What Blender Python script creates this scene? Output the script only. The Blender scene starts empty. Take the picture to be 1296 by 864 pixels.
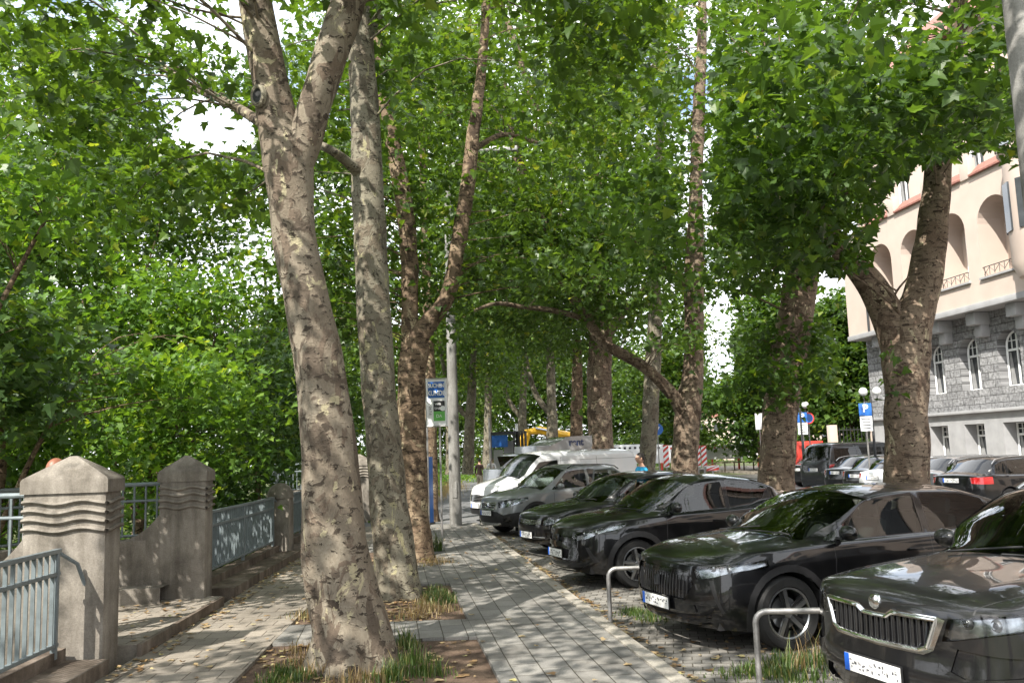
import bpy, bmesh, math, random
import numpy as np
from mathutils import Vector, Matrix
from mathutils.bvhtree import BVHTree
PI=math.pi; R_=math.radians
random.seed(7); rng=np.random.default_rng(11)
scn=bpy.context.scene; COL=scn.collection
# ------------------------------------------------------------ camera numbers
F=1112.0; PIT=R_(7.2); ROL=R_(1.93); CZ=1.88; ROADZ=-0.10
def ray(px,py):
    X=px-648;Y=py-432
    a=X*math.cos(ROL)-Y*math.sin(ROL); b=X*math.sin(ROL)+Y*math.cos(ROL)
    return a,F*math.cos(PIT)+b*math.sin(PIT),F*math.sin(PIT)-b*math.cos(PIT)
def at(px,py,Y):
    a,d,z=ray(px,py); t=Y/d
    return Vector((a*t,Y,CZ+z*t))
def gr(px,py,z=0.0):
    a,d,zz=ray(px,py); t=(z-CZ)/zz
    return Vector((a*t,d*t,z))
def proj(P):
    P=np.atleast_2d(np.asarray(P,float)); x=P[:,0];y=P[:,1];z=P[:,2]-CZ
    d=y*math.cos(PIT)+z*math.sin(PIT); v=-y*math.sin(PIT)+z*math.cos(PIT)
    d=np.where(d<.05,.05,d)
    a=F*x/d;b=-F*v/d
    return np.stack([648+a*math.cos(ROL)+b*math.sin(ROL),432-a*math.sin(ROL)+b*math.cos(ROL)],1)
# ------------------------------------------------------------ object helpers
def tag(o,label=None,cat=None,group=None,kind=None):
    if label:o['label']=label
    if cat:o['category']=cat
    if group:o['group']=group
    if kind:o['kind']=kind
    return o
def thing(name,label,cat,loc=(0,0,0),rz=0,group=None):
    o=bpy.data.objects.new(name,None); COL.objects.link(o); o.empty_display_size=.2
    o.location=loc;o.rotation_euler=(0,0,rz)
    return tag(o,label,cat,group)
def link(name,me,parent=None):
    o=bpy.data.objects.new(name,me); COL.objects.link(o)
    if parent: o.parent=parent
    return o
def copy_tree(o,parent=None):
    c=o.copy(); COL.objects.link(c)
    if parent: c.parent=parent
    for ch in list(o.children): copy_tree(ch,c)
    return c
class MB:
    """collects simple shapes into one bmesh"""
    def __init__(s): s.bm=bmesh.new()
    def box(s,c,d,rot=None,mi=0,bev=0):
        r=bmesh.ops.create_cube(s.bm,size=1); vs=r['verts']
        M=Matrix.Translation(Vector(c))@(rot.to_4x4() if rot is not None else Matrix.Identity(4))@Matrix.Diagonal((d[0],d[1],d[2],1))
        bmesh.ops.transform(s.bm,matrix=M,verts=vs)
        fs=list({f for v in vs for f in v.link_faces})
        for f in fs:f.material_index=mi
        if bev:
            es=list({e for v in vs for e in v.link_edges})
            bmesh.ops.bevel(s.bm,geom=es,offset=bev,segments=2,affect='EDGES',profile=.6)
        return s
    def prism(s,pts,z0,z1,mi=0):
        n=len(pts)
        lo=[s.bm.verts.new((p[0],p[1],z0)) for p in pts]; hi=[s.bm.verts.new((p[0],p[1],z1)) for p in pts]
        fs=[s.bm.faces.new(hi)]
        fs.append(s.bm.faces.new(lo[::-1]))
        for i in range(n):
            j=(i+1)%n; fs.append(s.bm.faces.new((lo[i],lo[j],hi[j],hi[i])))
        for f in fs:f.material_index=mi
        return s
    def grid(s,P,mi=0,closed=False):
        """P[i][j] points"""
        V=[[s.bm.verts.new(p) for p in row] for row in P]
        for i in range(len(V)-1):
            m=len(V[i])
            for j in range(m if closed else m-1):
                k=(j+1)%m
                try:
                    f=s.bm.faces.new((V[i][j],V[i][k],V[i+1][k],V[i+1][j])); f.material_index=mi
                except Exception: pass
        return V
    def tube(s,pts,rad,n=8,mi=0,cap=True):
        pts=[Vector(p) for p in pts]
        if not hasattr(rad,'__len__'): rad=[rad]*len(pts)
        rings=[];up=None
        for i,p in enumerate(pts):
            t=(pts[min(i+1,len(pts)-1)]-pts[max(i-1,0)]).normalized()
            if up is None:
                a=Vector((0,0,1)) if abs(t.z)<.9 else Vector((1,0,0)); up=t.cross(a).normalized()
            else:
                up=(up-t*up.dot(t)).normalized()
            w=t.cross(up)
            rings.append([p+(up*math.cos(2*PI*k/n)+w*math.sin(2*PI*k/n))*rad[i] for k in range(n)])
        V=s.grid(rings,mi,True)
        if cap:
            for v in (V[0][::-1],V[-1]):
                try: s.bm.faces.new(v).material_index=mi
                except Exception: pass
        return s
    def lathe(s,prof,n=24,axis='z',c=(0,0,0),mi=0):
        rows=[]
        for r,h in prof:
            row=[]
            for k in range(n):
                a=2*PI*k/n; x,y=r*math.cos(a),r*math.sin(a)
                p={'z':(x,y,h),'y':(x,h,y),'x':(h,x,y)}[axis]
                row.append((p[0]+c[0],p[1]+c[1],p[2]+c[2]))
            rows.append(row)
        s.grid(rows,mi,True); return s
    def ball(s,c,r,n=12,mi=0):
        b=len(s.bm.faces)
        rr=bmesh.ops.create_uvsphere(s.bm,u_segments=n,v_segments=max(6,n//2+2),radius=1)
        d=(r,r,r) if not hasattr(r,'__len__') else r
        bmesh.ops.transform(s.bm,matrix=Matrix.Translation(Vector(c))@Matrix.Diagonal((*d,1)),verts=rr['verts'])
        for f in {f for v in rr['verts'] for f in v.link_faces}: f.material_index=mi
        return s
    def build(s,name,mats,parent=None,smooth=True,angle=35):
        bmesh.ops.recalc_face_normals(s.bm,faces=s.bm.faces)
        me=bpy.data.meshes.new(name)
        if smooth:
            for f in s.bm.faces:f.smooth=True
            for e in s.bm.edges:
                if len(e.link_faces)==2 and e.calc_face_angle(0)>R_(angle): e.smooth=False
        s.bm.to_mesh(me); s.bm.free()
        if not isinstance(mats,(list,tuple)): mats=[mats]
        for m in mats: me.materials.append(m)
        return link(name,me,parent)
def np_mesh(name,verts,faces,mats,parent=None,attr=None,smooth=False,mi=None):
    """faces: (n,k) int array"""
    me=bpy.data.meshes.new(name); k=faces.shape[1]
    me.vertices.add(len(verts)); me.vertices.foreach_set('co',np.asarray(verts,np.float32).ravel())
    me.loops.add(faces.size); me.loops.foreach_set('vertex_index',faces.astype(np.int32).ravel())
    me.polygons.add(len(faces)); me.polygons.foreach_set('loop_start',np.arange(0,faces.size,k,dtype=np.int32))
    try: me.polygons.foreach_set('loop_total',np.full(len(faces),k,np.int32))
    except Exception: pass
    me.polygons.foreach_set('use_smooth',np.full(len(faces),smooth))
    if mi is not None: me.polygons.foreach_set('material_index',mi.astype(np.int32))
    if attr is not None:
        a=me.attributes.new('rnd','FLOAT','POINT'); a.data.foreach_set('value',attr.astype(np.float32))
    me.update(calc_edges=True)
    for m in (mats if isinstance(mats,(list,tuple)) else [mats]): me.materials.append(m)
    return link(name,me,parent)
# ------------------------------------------------------------ materials
class NT:
    def __init__(s,name):
        s.m=bpy.data.materials.new(name); s.m.use_nodes=True; s.t=s.m.node_tree; s.t.nodes.clear()
        s.out=s.t.nodes.new('ShaderNodeOutputMaterial')
    def n(s,typ,**kw):
        nd=s.t.nodes.new('ShaderNode'+typ)
        for k,v in kw.items():
            if k.startswith('_'): setattr(nd,k[1:],v)
            else:
                key=k.replace('__',' ')
                nd.inputs[key].default_value=v
        return nd
    def l(s,a,b): s.t.links.new(a,b)
    def ramp(s,fac,stops,interp='LINEAR'):
        r=s.t.nodes.new('ShaderNodeValToRGB'); cr=r.color_ramp; cr.interpolation=interp
        while len(cr.elements)<len(stops): cr.elements.new(.5)
        for e,(p,c) in zip(cr.elements,stops): e.position=p; e.color=(*c,1) if len(c)==3 else c
        s.l(fac,r.inputs[0]); return r.outputs[0]
    def mix(s,f,a,b,mode='MIX'):
        m=s.t.nodes.new('ShaderNodeMix'); m.data_type='RGBA'; m.blend_type=mode
        for i,x in ((0,f),(6,a),(7,b)):
            if hasattr(x,'links') or hasattr(x,'is_linked'): s.l(x,m.inputs[i])
            else: m.inputs[i].default_value=x if i==0 else ((*x,1) if len(x)==3 else x)
        return m.outputs[2]
    def coord(s,kind='Object',scale=(1,1,1),rot=(0,0,0),loc=(0,0,0)):
        tc=s.n('TexCoord'); mp=s.n('Mapping'); mp.inputs['Scale'].default_value=scale; mp.inputs['Rotation'].default_value=rot; mp.inputs['Location'].default_value=loc
        s.l(tc.outputs[kind],mp.inputs[0]); return mp.outputs[0]
    def noise(s,vec,scale,detail=4,rough=.55,dist=0):
        n=s.n('TexNoise',Scale=scale,Detail=detail,Roughness=rough,Distortion=dist); s.l(vec,n.inputs['Vector']); return n.outputs['Fac']
    def bump(s,h,strength=.3,dist=.02,nrm=None):
        b=s.n('Bump',Strength=strength,Distance=dist); s.l(h,b.inputs['Height'])
        if nrm is not None: s.l(nrm,b.inputs['Normal'])
        return b.outputs[0]
    def bsdf(s,color,rough=.6,metal=0,normal=None,spec=.5,coat=0,trans=0,emis=None):
        p=s.n('BsdfPrincipled')
        for k,v in (('Base Color',color),('Roughness',rough),('Metallic',metal),('Specular IOR Level',spec),('Coat Weight',coat),('Transmission Weight',trans)):
            if hasattr(v,'links'): s.l(v,p.inputs[k])
            else: p.inputs[k].default_value=(*v,1) if hasattr(v,'__len__') and len(v)==3 else v
        if normal is not None: s.l(normal,p.inputs['Normal'])
        if emis: p.inputs['Emission Color'].default_value=(*emis[0],1); p.inputs['Emission Strength'].default_value=emis[1]
        return p
    def done(s,p): s.l(p.outputs[0],s.out.inputs[0]); return s.m
def simple(name,col,rough=.6,metal=0,var=.15,scale=6,bump=0,coat=0,spec=.5):
    t=NT(name); v=t.coord(); n=t.noise(v,scale,5)
    c=t.ramp(n,[(.3,tuple(x*(1-var) for x in col)),(.7,tuple(min(1,x*(1+var)) for x in col))])
    nr=t.bump(t.noise(v,scale*8,4),bump,.01) if bump else None
    return t.done(t.bsdf(c,rough,metal,nr,spec,coat))
M={}
def bark_mat(name,cols,seed,scale=1.0,plate=1.0,ridge=0):
    t=NT(name); v=t.coord(scale=(1,1,.6),loc=(seed,seed*2,0))
    def mask(sc,lo,hi,off,dist=.8,det=6,rough=.62,zs=.62):
        return t.ramp(t.noise(t.coord(scale=(1,1,zs),loc=(seed+off,off*3,off)),sc*scale,det,rough,dist),[(lo,(0,0,0)),(hi,(1,1,1))])
    c=t.mix(mask(1.5,.42,.60,0),cols[1],cols[2])
    c=t.mix(mask(3.2,.545,.565,5,1.2),c,cols[3])          # shed patches
    c=t.mix(mask(4.0,.60,.615,11,1.0),c,cols[4])
    c=t.mix(mask(2.6,.57,.60,17,1.0),c,cols[0])
    c=t.mix(mask(8,.59,.61,23,.6,4,.62,1.7),c,tuple(x*.55 for x in cols[0]))   # small flakes
    c=t.mix(mask(12,.64,.66,29,.4,3,.6,2.2),c,tuple(x*.4 for x in cols[0]))
    fine=t.noise(v,45*scale,5,.75)
    c=t.mix(.5,c,t.ramp(fine,[(.3,(.28,.28,.28)),(.7,(.74,.74,.74))]),'OVERLAY')
    h=t.mix(.35,mask(3.2,.53,.58,5,1.2),fine); h=t.mix(.45,h,mask(8,.5,.61,23,.6,4,.62,1.7))
    if ridge:
        rn=t.noise(t.coord(scale=(.6,.6,2.6),loc=(seed,0,9)),6,5,.6,.7); h=t.mix(.55,h,rn)
        c=t.mix(t.ramp(rn,[(.36,(.75,.75,.75)),(.46,(0,0,0))]),c,tuple(x*.45 for x in cols[0]))
    return t.done(t.bsdf(c,.88,0,t.bump(h,.55*plate,.02),.2))
M['bark']=bark_mat('bark_mottled',[(.09,.071,.054),(.155,.127,.096),(.21,.182,.14),(.125,.096,.072),(.31,.275,.18)],1.3)
M['bark_grey']=bark_mat('bark_grey_olive',[(.10,.085,.064),(.155,.137,.104),(.20,.182,.138),(.13,.108,.08),(.28,.255,.155)],4.1,1.3)
M['bark_dark']=bark_mat('bark_brown',[(.07,.048,.033),(.12,.085,.055),(.17,.12,.08),(.22,.165,.11),(.30,.25,.16)],7.7,1.0,1.3,1)
M['bark_scaly']=bark_mat('bark_scaly',[(.09,.063,.045),(.155,.115,.083),(.205,.158,.115),(.14,.10,.072),(.33,.285,.19)],9.7,1.1,1.6,1)
def leaf_mat(name,dark,mid,light,yel,trans=.38):
    t=NT(name); a=t.n('Attribute'); a.attribute_name='rnd'
    c=t.ramp(a.outputs['Fac'],[(0,dark),(.45,mid),(.85,light),(.97,yel)])
    p=t.bsdf(c,.42,0,None,.45)
    tr=t.n('BsdfTranslucent'); tc=t.mix(1.0,c,(1.9,1.75,.6),'MULTIPLY'); t.l(tc,tr.inputs[0])
    mx=t.n('MixShader',Fac=trans); t.l(p.outputs[0],mx.inputs[1]); t.l(tr.outputs[0],mx.inputs[2])
    t.l(mx.outputs[0],t.out.inputs[0]); return t.m
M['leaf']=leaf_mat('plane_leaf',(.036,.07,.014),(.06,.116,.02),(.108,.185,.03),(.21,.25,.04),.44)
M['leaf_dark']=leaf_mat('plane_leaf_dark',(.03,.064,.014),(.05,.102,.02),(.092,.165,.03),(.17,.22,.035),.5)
M['leaf_woods']=leaf_mat('maple_leaf',(.03,.065,.018),(.05,.105,.027),(.095,.165,.045),(.2,.26,.06))
M['leaf_yel']=leaf_mat('maple_leaf_pale',(.05,.11,.02),(.09,.18,.03),(.16,.27,.04),(.26,.34,.05),.45)
M['twig']=simple('twig_bark',(.13,.1,.07),.9)
def pavers(name,w,h,c1,c2,mort,rotz,off=.5,bumpd=.006,loc=(0,0,0)):
    t=NT(name); v=t.coord(rot=(0,0,rotz),loc=loc)
    b=t.n('TexBrick',Scale=1.0); b.offset=off; b.inputs['Brick Width'].default_value=w; b.inputs['Row Height'].default_value=h
    b.inputs['Mortar Size'].default_value=.006; b.inputs['Mortar Smooth'].default_value=.3; b.inputs['Bias'].default_value=0
    b.inputs['Color1'].default_value=(*c1,1); b.inputs['Color2'].default_value=(*c2,1); b.inputs['Mortar'].default_value=(*mort,1)
    dn=t.n('TexNoise',Scale=2.5,Detail=2); t.l(v,dn.inputs['Vector'])
    mv=t.n('MixRGB',Fac=.012); t.l(v,mv.inputs[1]); t.l(dn.outputs['Color'],mv.inputs[2]); t.l(mv.outputs[0],b.inputs['Vector'])
    st=t.ramp(t.noise(v,1.1,6,.65),[(.3,(.5,.48,.45)),(.5,(.9,.88,.85)),(.7,(1.15,1.13,1.1))])
    c=t.mix(1,b.outputs[0],st,'MULTIPLY')
    c=t.mix(.5,c,t.ramp(t.noise(v,60,3,.8),[(.3,(.3,.3,.3)),(.7,(.7,.7,.7))]),'OVERLAY')
    spots=t.ramp(t.noise(v,9,3,.5),[(.66,(0,0,0)),(.7,(.5,.5,.5))])
    c=t.mix(spots,c,(.08,.07,.055))
    h_=t.mix(.25,t.ramp(b.outputs['Fac'],[(0,(1,1,1)),(1,(0,0,0))]),t.noise(v,80,3,.7))
    return t.done(t.bsdf(c,.85,0,t.bump(h_,.7,bumpd),.3))
M['paver']=pavers('grey_paving',.40,.25,(.235,.228,.215),(.165,.162,.155),(.06,.055,.043),R_(-98),.5)
M['paver_left']=pavers('pale_paving',.30,.30,(.27,.24,.205),(.215,.195,.17),(.08,.065,.05),R_(-4),.5)
M['cobble']=pavers('parking_setts',.17,.13,(.23,.22,.205),(.14,.135,.125),(.055,.05,.038),R_(10),.5,.014)
def ground_mat(name,stops,scale=2,bs=40,bump=.6,rough=.95):
    t=NT(name); v=t.coord()
    c=t.ramp(t.noise(v,scale,8,.7),stops); c=t.mix(.6,c,t.ramp(t.noise(v,bs,4,.8),[(.3,(.25,.25,.25)),(.7,(.75,.75,.75))]),'OVERLAY')
    return t.done(t.bsdf(c,rough,0,t.bump(t.noise(v,bs,5,.7),bump,.02),.2))
M['soil']=ground_mat('bare_soil',[(.3,(.06,.04,.03)),(.5,(.105,.072,.052)),(.68,(.17,.12,.085))])
M['terrain']=ground_mat('verge_ground',[(.3,(.035,.05,.02)),(.5,(.07,.085,.035)),(.68,(.14,.12,.06))],.6,12)
M['asphalt']=ground_mat('asphalt',[(.3,(.12,.122,.125)),(.6,(.16,.16,.162)),(.75,(.19,.188,.18))],.5,120,.25,.8)
M['kerb']=ground_mat('kerb_stone',[(.3,(.22,.20,.17)),(.55,(.31,.285,.245)),(.7,(.37,.34,.30))],3,60,.3,.85)
M['white_line']=simple('road_paint',(.7,.7,.68),.7,var=.2)
def concrete(name,cols,pale=0):
    t=NT(name); v=t.coord(); vs=t.coord(scale=(3,3,.5))
    c=t.ramp(t.noise(v,2.3,8,.65),[(.3,cols[0]),(.5,cols[1]),(.7,cols[2])])
    c=t.mix(.7,c,t.ramp(t.noise(vs,2.0,5,.6),[(.35,(.26,.25,.235)),(.62,(.62,.62,.62))]),'OVERLAY')
    c=t.mix(.5,c,t.ramp(t.noise(v,70,3,.8),[(.3,(.3,.3,.3)),(.7,(.7,.7,.7))]),'OVERLAY')
    return t.done(t.bsdf(c,.9,0,t.bump(t.noise(v,55,6,.75),.5,.008),.2))
M['concrete']=concrete('weathered_concrete',[(.115,.102,.088),(.195,.175,.15),(.26,.236,.205)])
M['concrete_ledge']=concrete('stained_ledge',[(.06,.045,.035),(.125,.10,.08),(.21,.175,.145)])
M['post_concrete']=concrete('lamp_concrete',[(.15,.146,.138),(.205,.20,.19),(.25,.243,.232)])
M['rail_blue']=simple('blue_grey_rail_paint',(.145,.172,.182),.5,.1,.2,9,.15)
M['galv']=simple('galvanised_steel',(.32,.31,.3),.45,.7,.25,25,.1)
M['dark_metal']=simple('dark_metal',(.04,.042,.045),.5,.3)
M['steel']=simple('bare_steel',(.55,.55,.55),.35,.8)
M['blue']=simple('blue_paint',(.02,.12,.42),.4)
M['white']=simple('white_plastic',(.75,.76,.76),.5,var=.04)
M['red']=simple('red_paint',(.55,.045,.03),.5)
M['orange']=simple('orange_paint',(.75,.3,.02),.5)
M['yellow']=simple('machine_yellow',(.75,.42,.02),.4)
M['green']=simple('poster_green',(.12,.42,.08),.5)
M['black']=simple('matt_black',(.015,.015,.016),.6)
M['navy']=simple('navy_print',(.02,.035,.10),.5)
M['lampglass']=simple('opal_globe',(.6,.62,.6),.25,var=.05)
M['grass_green']=leaf_mat('grass_green',(.03,.06,.012),(.055,.10,.022),(.10,.15,.04),(.28,.24,.11),.3)
M['grass_dry']=leaf_mat('grass_dry',(.16,.11,.055),(.25,.18,.095),(.36,.28,.16),(.10,.15,.05),.3)
M['litter']=leaf_mat('dry_leaf',(.17,.10,.05),(.27,.18,.09),(.40,.31,.18),(.42,.38,.17),.1)
M['skin']=simple('skin',(.5,.3,.21),.55,var=.08)
M['auburn']=simple('auburn_hair',(.22,.085,.05),.5)
M['hair']=simple('dark_hair',(.02,.015,.012),.6)
M['shirt_blue']=simple('blue_cotton',(.03,.33,.60),.9,var=.15)
M['shirt_white']=simple('white_cotton',(.7,.7,.7),.9)
M['shirt_brown']=simple('brown_cotton',(.10,.06,.05),.9)
M['trouser_beige']=simple('beige_trousers',(.42,.36,.28),.9)
M['jeans']=simple('jeans',(.04,.06,.12),.9)
# ------------------------------------------------------------ car materials
def paint(name,col,flake=0,rough=.3,coat=1.0,spec=.15):
    t=NT(name); v=t.coord(); dn=t.noise(t.coord(scale=(1,1,1)),2.0,5,.65)
    dust=t.ramp(dn,[(.45,(0,0,0)),(.8,(.035,.035,.035))])
    c=t.mix(dust,col,(.16,.15,.13))
    p=t.bsdf(c,rough,flake,None,spec,coat); p.inputs['Coat Roughness'].default_value=.03
    wob=t.noise(v,1.7,2,.5); b_=t.bump(wob,.04,.04); t.l(b_,p.inputs['Coat Normal'])
    return t.done(p)
M['paint_black']=paint('black_car_paint',(.004,.0042,.005))
M['paint_dgrey']=paint('dark_grey_car_paint',(.025,.027,.03),.2,.35)
M['paint_grey']=paint('grey_metallic_car_paint',(.20,.21,.215),.25,.38)
M['paint_white']=paint('white_car_paint',(.72,.73,.74))
M['paint_kod']=paint('black_metallic_car_paint',(.008,.008,.0085),.0,.3)
M['paint_silver']=paint('silver_car_paint',(.3,.31,.32),.5,.35)
def glass(name,tint,alpha):
    t=NT(name); g=t.n('BsdfGlossy',Roughness=.01); g.inputs[0].default_value=(1,1,1,1)
    tr=t.n('BsdfTransparent'); tr.inputs[0].default_value=(*tint,1)
    fr=t.n('Fresnel',IOR=1.62); mx=t.n('MixShader'); t.l(fr.outputs[0],mx.inputs[0]); t.l(tr.outputs[0],mx.inputs[1]); t.l(g.outputs[0],mx.inputs[2])
    df=t.n('BsdfDiffuse'); df.inputs[0].default_value=(.004,.005,.005,1)
    m2=t.n('MixShader',Fac=alpha); t.l(mx.outputs[0],m2.inputs[1]); t.l(df.outputs[0],m2.inputs[2])
    t.l(m2.outputs[0],t.out.inputs[0]); return t.m
M['glass']=glass('windscreen_glass',(.50,.56,.53),.0)
M['glass_dark']=glass('tinted_glass',(.10,.11,.11),.05)
M['lampcover']=glass('headlight_cover',(.92,.93,.94),.0)
M['chrome']=simple('chrome',(.75,.76,.77),.12,1,.03)
M['satin']=simple('satin_silver',(.45,.46,.47),.3,.9,.05)
M['reflector']=simple('lamp_reflector',(.30,.32,.34),.2,.8,.6,14)
M['trim']=simple('black_plastic_trim',(.010,.010,.011),.5,0,.15,20)
M['gloss_black']=simple('gloss_black',(.008,.008,.009),.12,coat=.5)
M['tyre']=simple('tyre_rubber',(.012,.012,.012),.8,0,.3,12,.2)
M['rim_dark']=simple('dark_rim',(.05,.05,.052),.3,.7)
M['rim_silver']=simple('silver_rim',(.33,.34,.35),.28,.9)
M['seatcloth']=simple('seat_cloth',(.05,.05,.052),.9)
M['seatlight']=simple('light_lining',(.3,.31,.3),.8)
M['dash']=simple('dash_plastic',(.02,.02,.02),.7)
M['tail']=simple('tail_lamp',(.35,.01,.012),.15,coat=1)
M['plate']=simple('plate_white',(.75,.75,.74),.45,var=.03)
M['plate_blue']=simple('plate_blue_band',(.01,.10,.5),.4)
M['plate_ink']=simple('plate_ink',(.12,.12,.13),.6)
# ------------------------------------------------------------ cars
def pchip(xs,ys):
    xs=np.array(xs,float);ys=np.array(ys,float);h=np.diff(xs);d=np.diff(ys)/h;m=np.zeros(len(xs))
    m[0]=d[0];m[-1]=d[-1]
    for i in range(1,len(xs)-1):
        if d[i-1]*d[i]>0:
            w1=2*h[i]+h[i-1];w2=h[i]+2*h[i-1];m[i]=(w1+w2)/(w1/d[i-1]+w2/d[i])
    def f(x):
        x=np.clip(x,xs[0],xs[-1]); i=min(max(int(np.searchsorted(xs,x)-1),0),len(h)-1)
        t=(x-xs[i])/h[i]
        return ((1+2*t)*(1-t)**2*ys[i]+t*(1-t)**2*h[i]*m[i]+t*t*(3-2*t)*ys[i+1]+t*t*(t-1)*h[i]*m[i+1])
    return f
def sm(a,b,x):
    t=min(1,max(0,(x-a)/(b-a))); return t*t*(3-2*t)
def inpoly(p,poly):
    c=False;n=len(poly);j=n-1
    for i in range(n):
        xi,yi=poly[i];xj,yj=poly[j]
        if (yi>p[1])!=(yj>p[1]) and p[0]<(xj-xi)*(p[1]-yi)/(yj-yi)+xi: c=not c
        j=i
    return c
def round_poly(poly,r=.03,n=3):
    out=[];m=len(poly)
    for i in range(m):
        a=Vector(poly[i-1]);b=Vector(poly[i]);c=Vector(poly[(i+1)%m])
        da=(a-b);dc=(c-b);ra=min(r,da.length*.4,dc.length*.4)
        p0=b+da.normalized()*ra;p1=b+dc.normalized()*ra
        for k in range(n+1):
            t=k/n; q=p0*(1-t)**2+b*2*t*(1-t)+p1*t*t; out.append((q.x,q.y))
    return out
def circ(cx,cz,r,n=28): return [(cx+r*math.cos(2*PI*k/n),cz+r*math.sin(2*PI*k/n)) for k in range(n)]
def seam(p,q,w=.009):
    p=Vector(p);q=Vector(q);d=(q-p).normalized();n=Vector((-d.y,d.x))*w/2
    return [tuple(p+n),tuple(p-n),tuple(q-n),tuple(q+n)]
CLS={}
def cut(bm,poly,mode,side,cls,only=None,lay=None):
    """mode 'side': (x,z) on faces with |y| side; 'front'/'rear': (y,z); side: predicate(face centre, normal)"""
    ia,ib={'side':(0,2),'front':(1,2),'rear':(1,2),'top':(0,1)}[mode]
    xs=[p[0] for p in poly];ys=[p[1] for p in poly]
    bb=(min(xs),max(xs),min(ys),max(ys))
    def cand(bb):
        r=[]
        for f in bm.faces:
            if not side(f.calc_center_median()): continue
            a0=min(v.co[ia] for v in f.verts);a1=max(v.co[ia] for v in f.verts)
            if a1<bb[0] or a0>bb[1]: continue
            b0=min(v.co[ib] for v in f.verts);b1=max(v.co[ib] for v in f.verts)
            if b1<bb[2] or b0>bb[3]: continue
            r.append(f)
        return r
    region=cand(bb)
    n=len(poly)
    for i in range(n):
        p,q=poly[i],poly[(i+1)%n]
        sb=(min(p[0],q[0])-1e-4,max(p[0],q[0])+1e-4,min(p[1],q[1])-1e-4,max(p[1],q[1])+1e-4)
        fs=[]
        for f in region:
            if not f.is_valid: continue
            a=[v.co[ia] for v in f.verts]; b=[v.co[ib] for v in f.verts]
            if max(a)<sb[0] or min(a)>sb[1] or max(b)<sb[2] or min(b)>sb[3]: continue
            fs.append(f)
        if not fs: continue
        dx,dy=q[0]-p[0],q[1]-p[1]
        if abs(dx)+abs(dy)<1e-6: continue
        no=Vector((0,0,0));no[ia]=-dy;no[ib]=dx
        co=Vector((0,0,0));co[ia]=p[0];co[ib]=p[1]
        geom=list({v for f in fs for v in f.verts})+list({e for f in fs for e in f.edges})+fs
        r=bmesh.ops.bisect_plane(bm,geom=geom,dist=1e-5,plane_co=co,plane_no=no)
        nf=[g for g in r['geom'] if isinstance(g,bmesh.types.BMFace)]
        region=[f for f in region if f.is_valid]; s=set(region)
        region+= [f for f in nf if f.is_valid and f not in s]
    for f in region:
        if f.is_valid:
            c=f.calc_center_median()
            if inpoly((c[ia],c[ib]),poly) and (only is None or f.material_index in only): f.material_index=cls
BODY,GAP,WS,SW,REARG,CLAD,GRL,HL,TL,DEL,CHR,FOG,BLK,RUNL=range(14)
def wheel(parent,r,w,style,side,x,y,detail=True):
    # origin at the hub; outer face toward 'side' (-1 = -y)
    k=thing('wheel',None,None,(x,y,r)); k.parent=parent
    s=side; hw=w/2; rr=r*.70 if style!='small' else r*.62
    t=MB(); n=40 if detail else 20
    prof=[(rr,-hw*.8),(rr*1.04,-hw*.95),(r*.93,-hw),(r*.985,-hw*.8),(r,-hw*.4),(r,hw*.4),(r*.985,hw*.8),(r*.93,hw),(rr*1.04,hw*.95),(rr,hw*.8)]
    t.lathe(prof,n,'y'); t.build('tyre',M['tyre'],k)
    b=MB(); b.lathe([(rr*1.005,-s*hw*.8),(rr,s*hw*.88),(rr*.95,s*hw*.9),(rr*.91,s*hw*.8),(rr*.90,-s*hw*.5)],n,'y',mi=1)
    yo=s*hw*.62
    if detail:
        N=5
        for i in range(N):
            a=2*PI*i/N+.3
            for da in ((-.17,.17) if style!='blade' else (0,)):
                a0=a+da*.6; a1=a+da*1.15+(.16 if style=='blade' else 0)
                p0=Vector((math.cos(a0)*r*.12,yo*1.0,math.sin(a0)*r*.12)); p1=Vector((math.cos(a1)*rr*.93,yo*1.15,math.sin(a1)*rr*.93))
                d=p1-p0; L=d.length; ang=math.atan2(d.z,d.x)
                rot=Matrix.Rotation(-ang,3,'Y')
                wd=.034 if style!='blade' else .05
                b.box((p0+p1)/2,(L,.028,wd*r/.35),rot,mi=1 if style!='blade' or i%1==0 else 0,bev=.004)
        if style=='blade':
            for i in range(N):
                a=2*PI*i/N+.3+2*PI/N/2
                p0=Vector((math.cos(a)*r*.12,yo,math.sin(a)*r*.12)); p1=Vector((math.cos(a-.2)*rr*.93,yo*1.1,math.sin(a-.2)*rr*.93))
                d=p1-p0; b.box((p0+p1)/2,(d.length,.02,.03),Matrix.Rotation(-math.atan2(d.z,d.x),3,'Y'),mi=0)
    else:
        b.lathe([(.001,yo),(rr*.93,yo*.9)],n,'y',mi=0)
        for i in range(5):
            a=2*PI*i/5
            b.box((math.cos(a)*rr*.5,yo*1.05,math.sin(a)*rr*.5),(rr*.85,.02,.05),Matrix.Rotation(-a,3,'Y'),mi=1)
    b.lathe([(.001,yo*1.25),(r*.10,yo*1.25),(r*.17,yo*1.1),(r*.17,yo*.7)],20,'y',mi=1)
    b.build('rim',[M['rim_dark'],M['rim_silver']],k)
    d=MB(); d.lathe([(.001,s*.02),(rr*.62,s*.02),(rr*.62,-s*.01)],24,'y'); d.build('brake_disc',M['satin'] if detail else M['dark_metal'],k)
    return k
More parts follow.
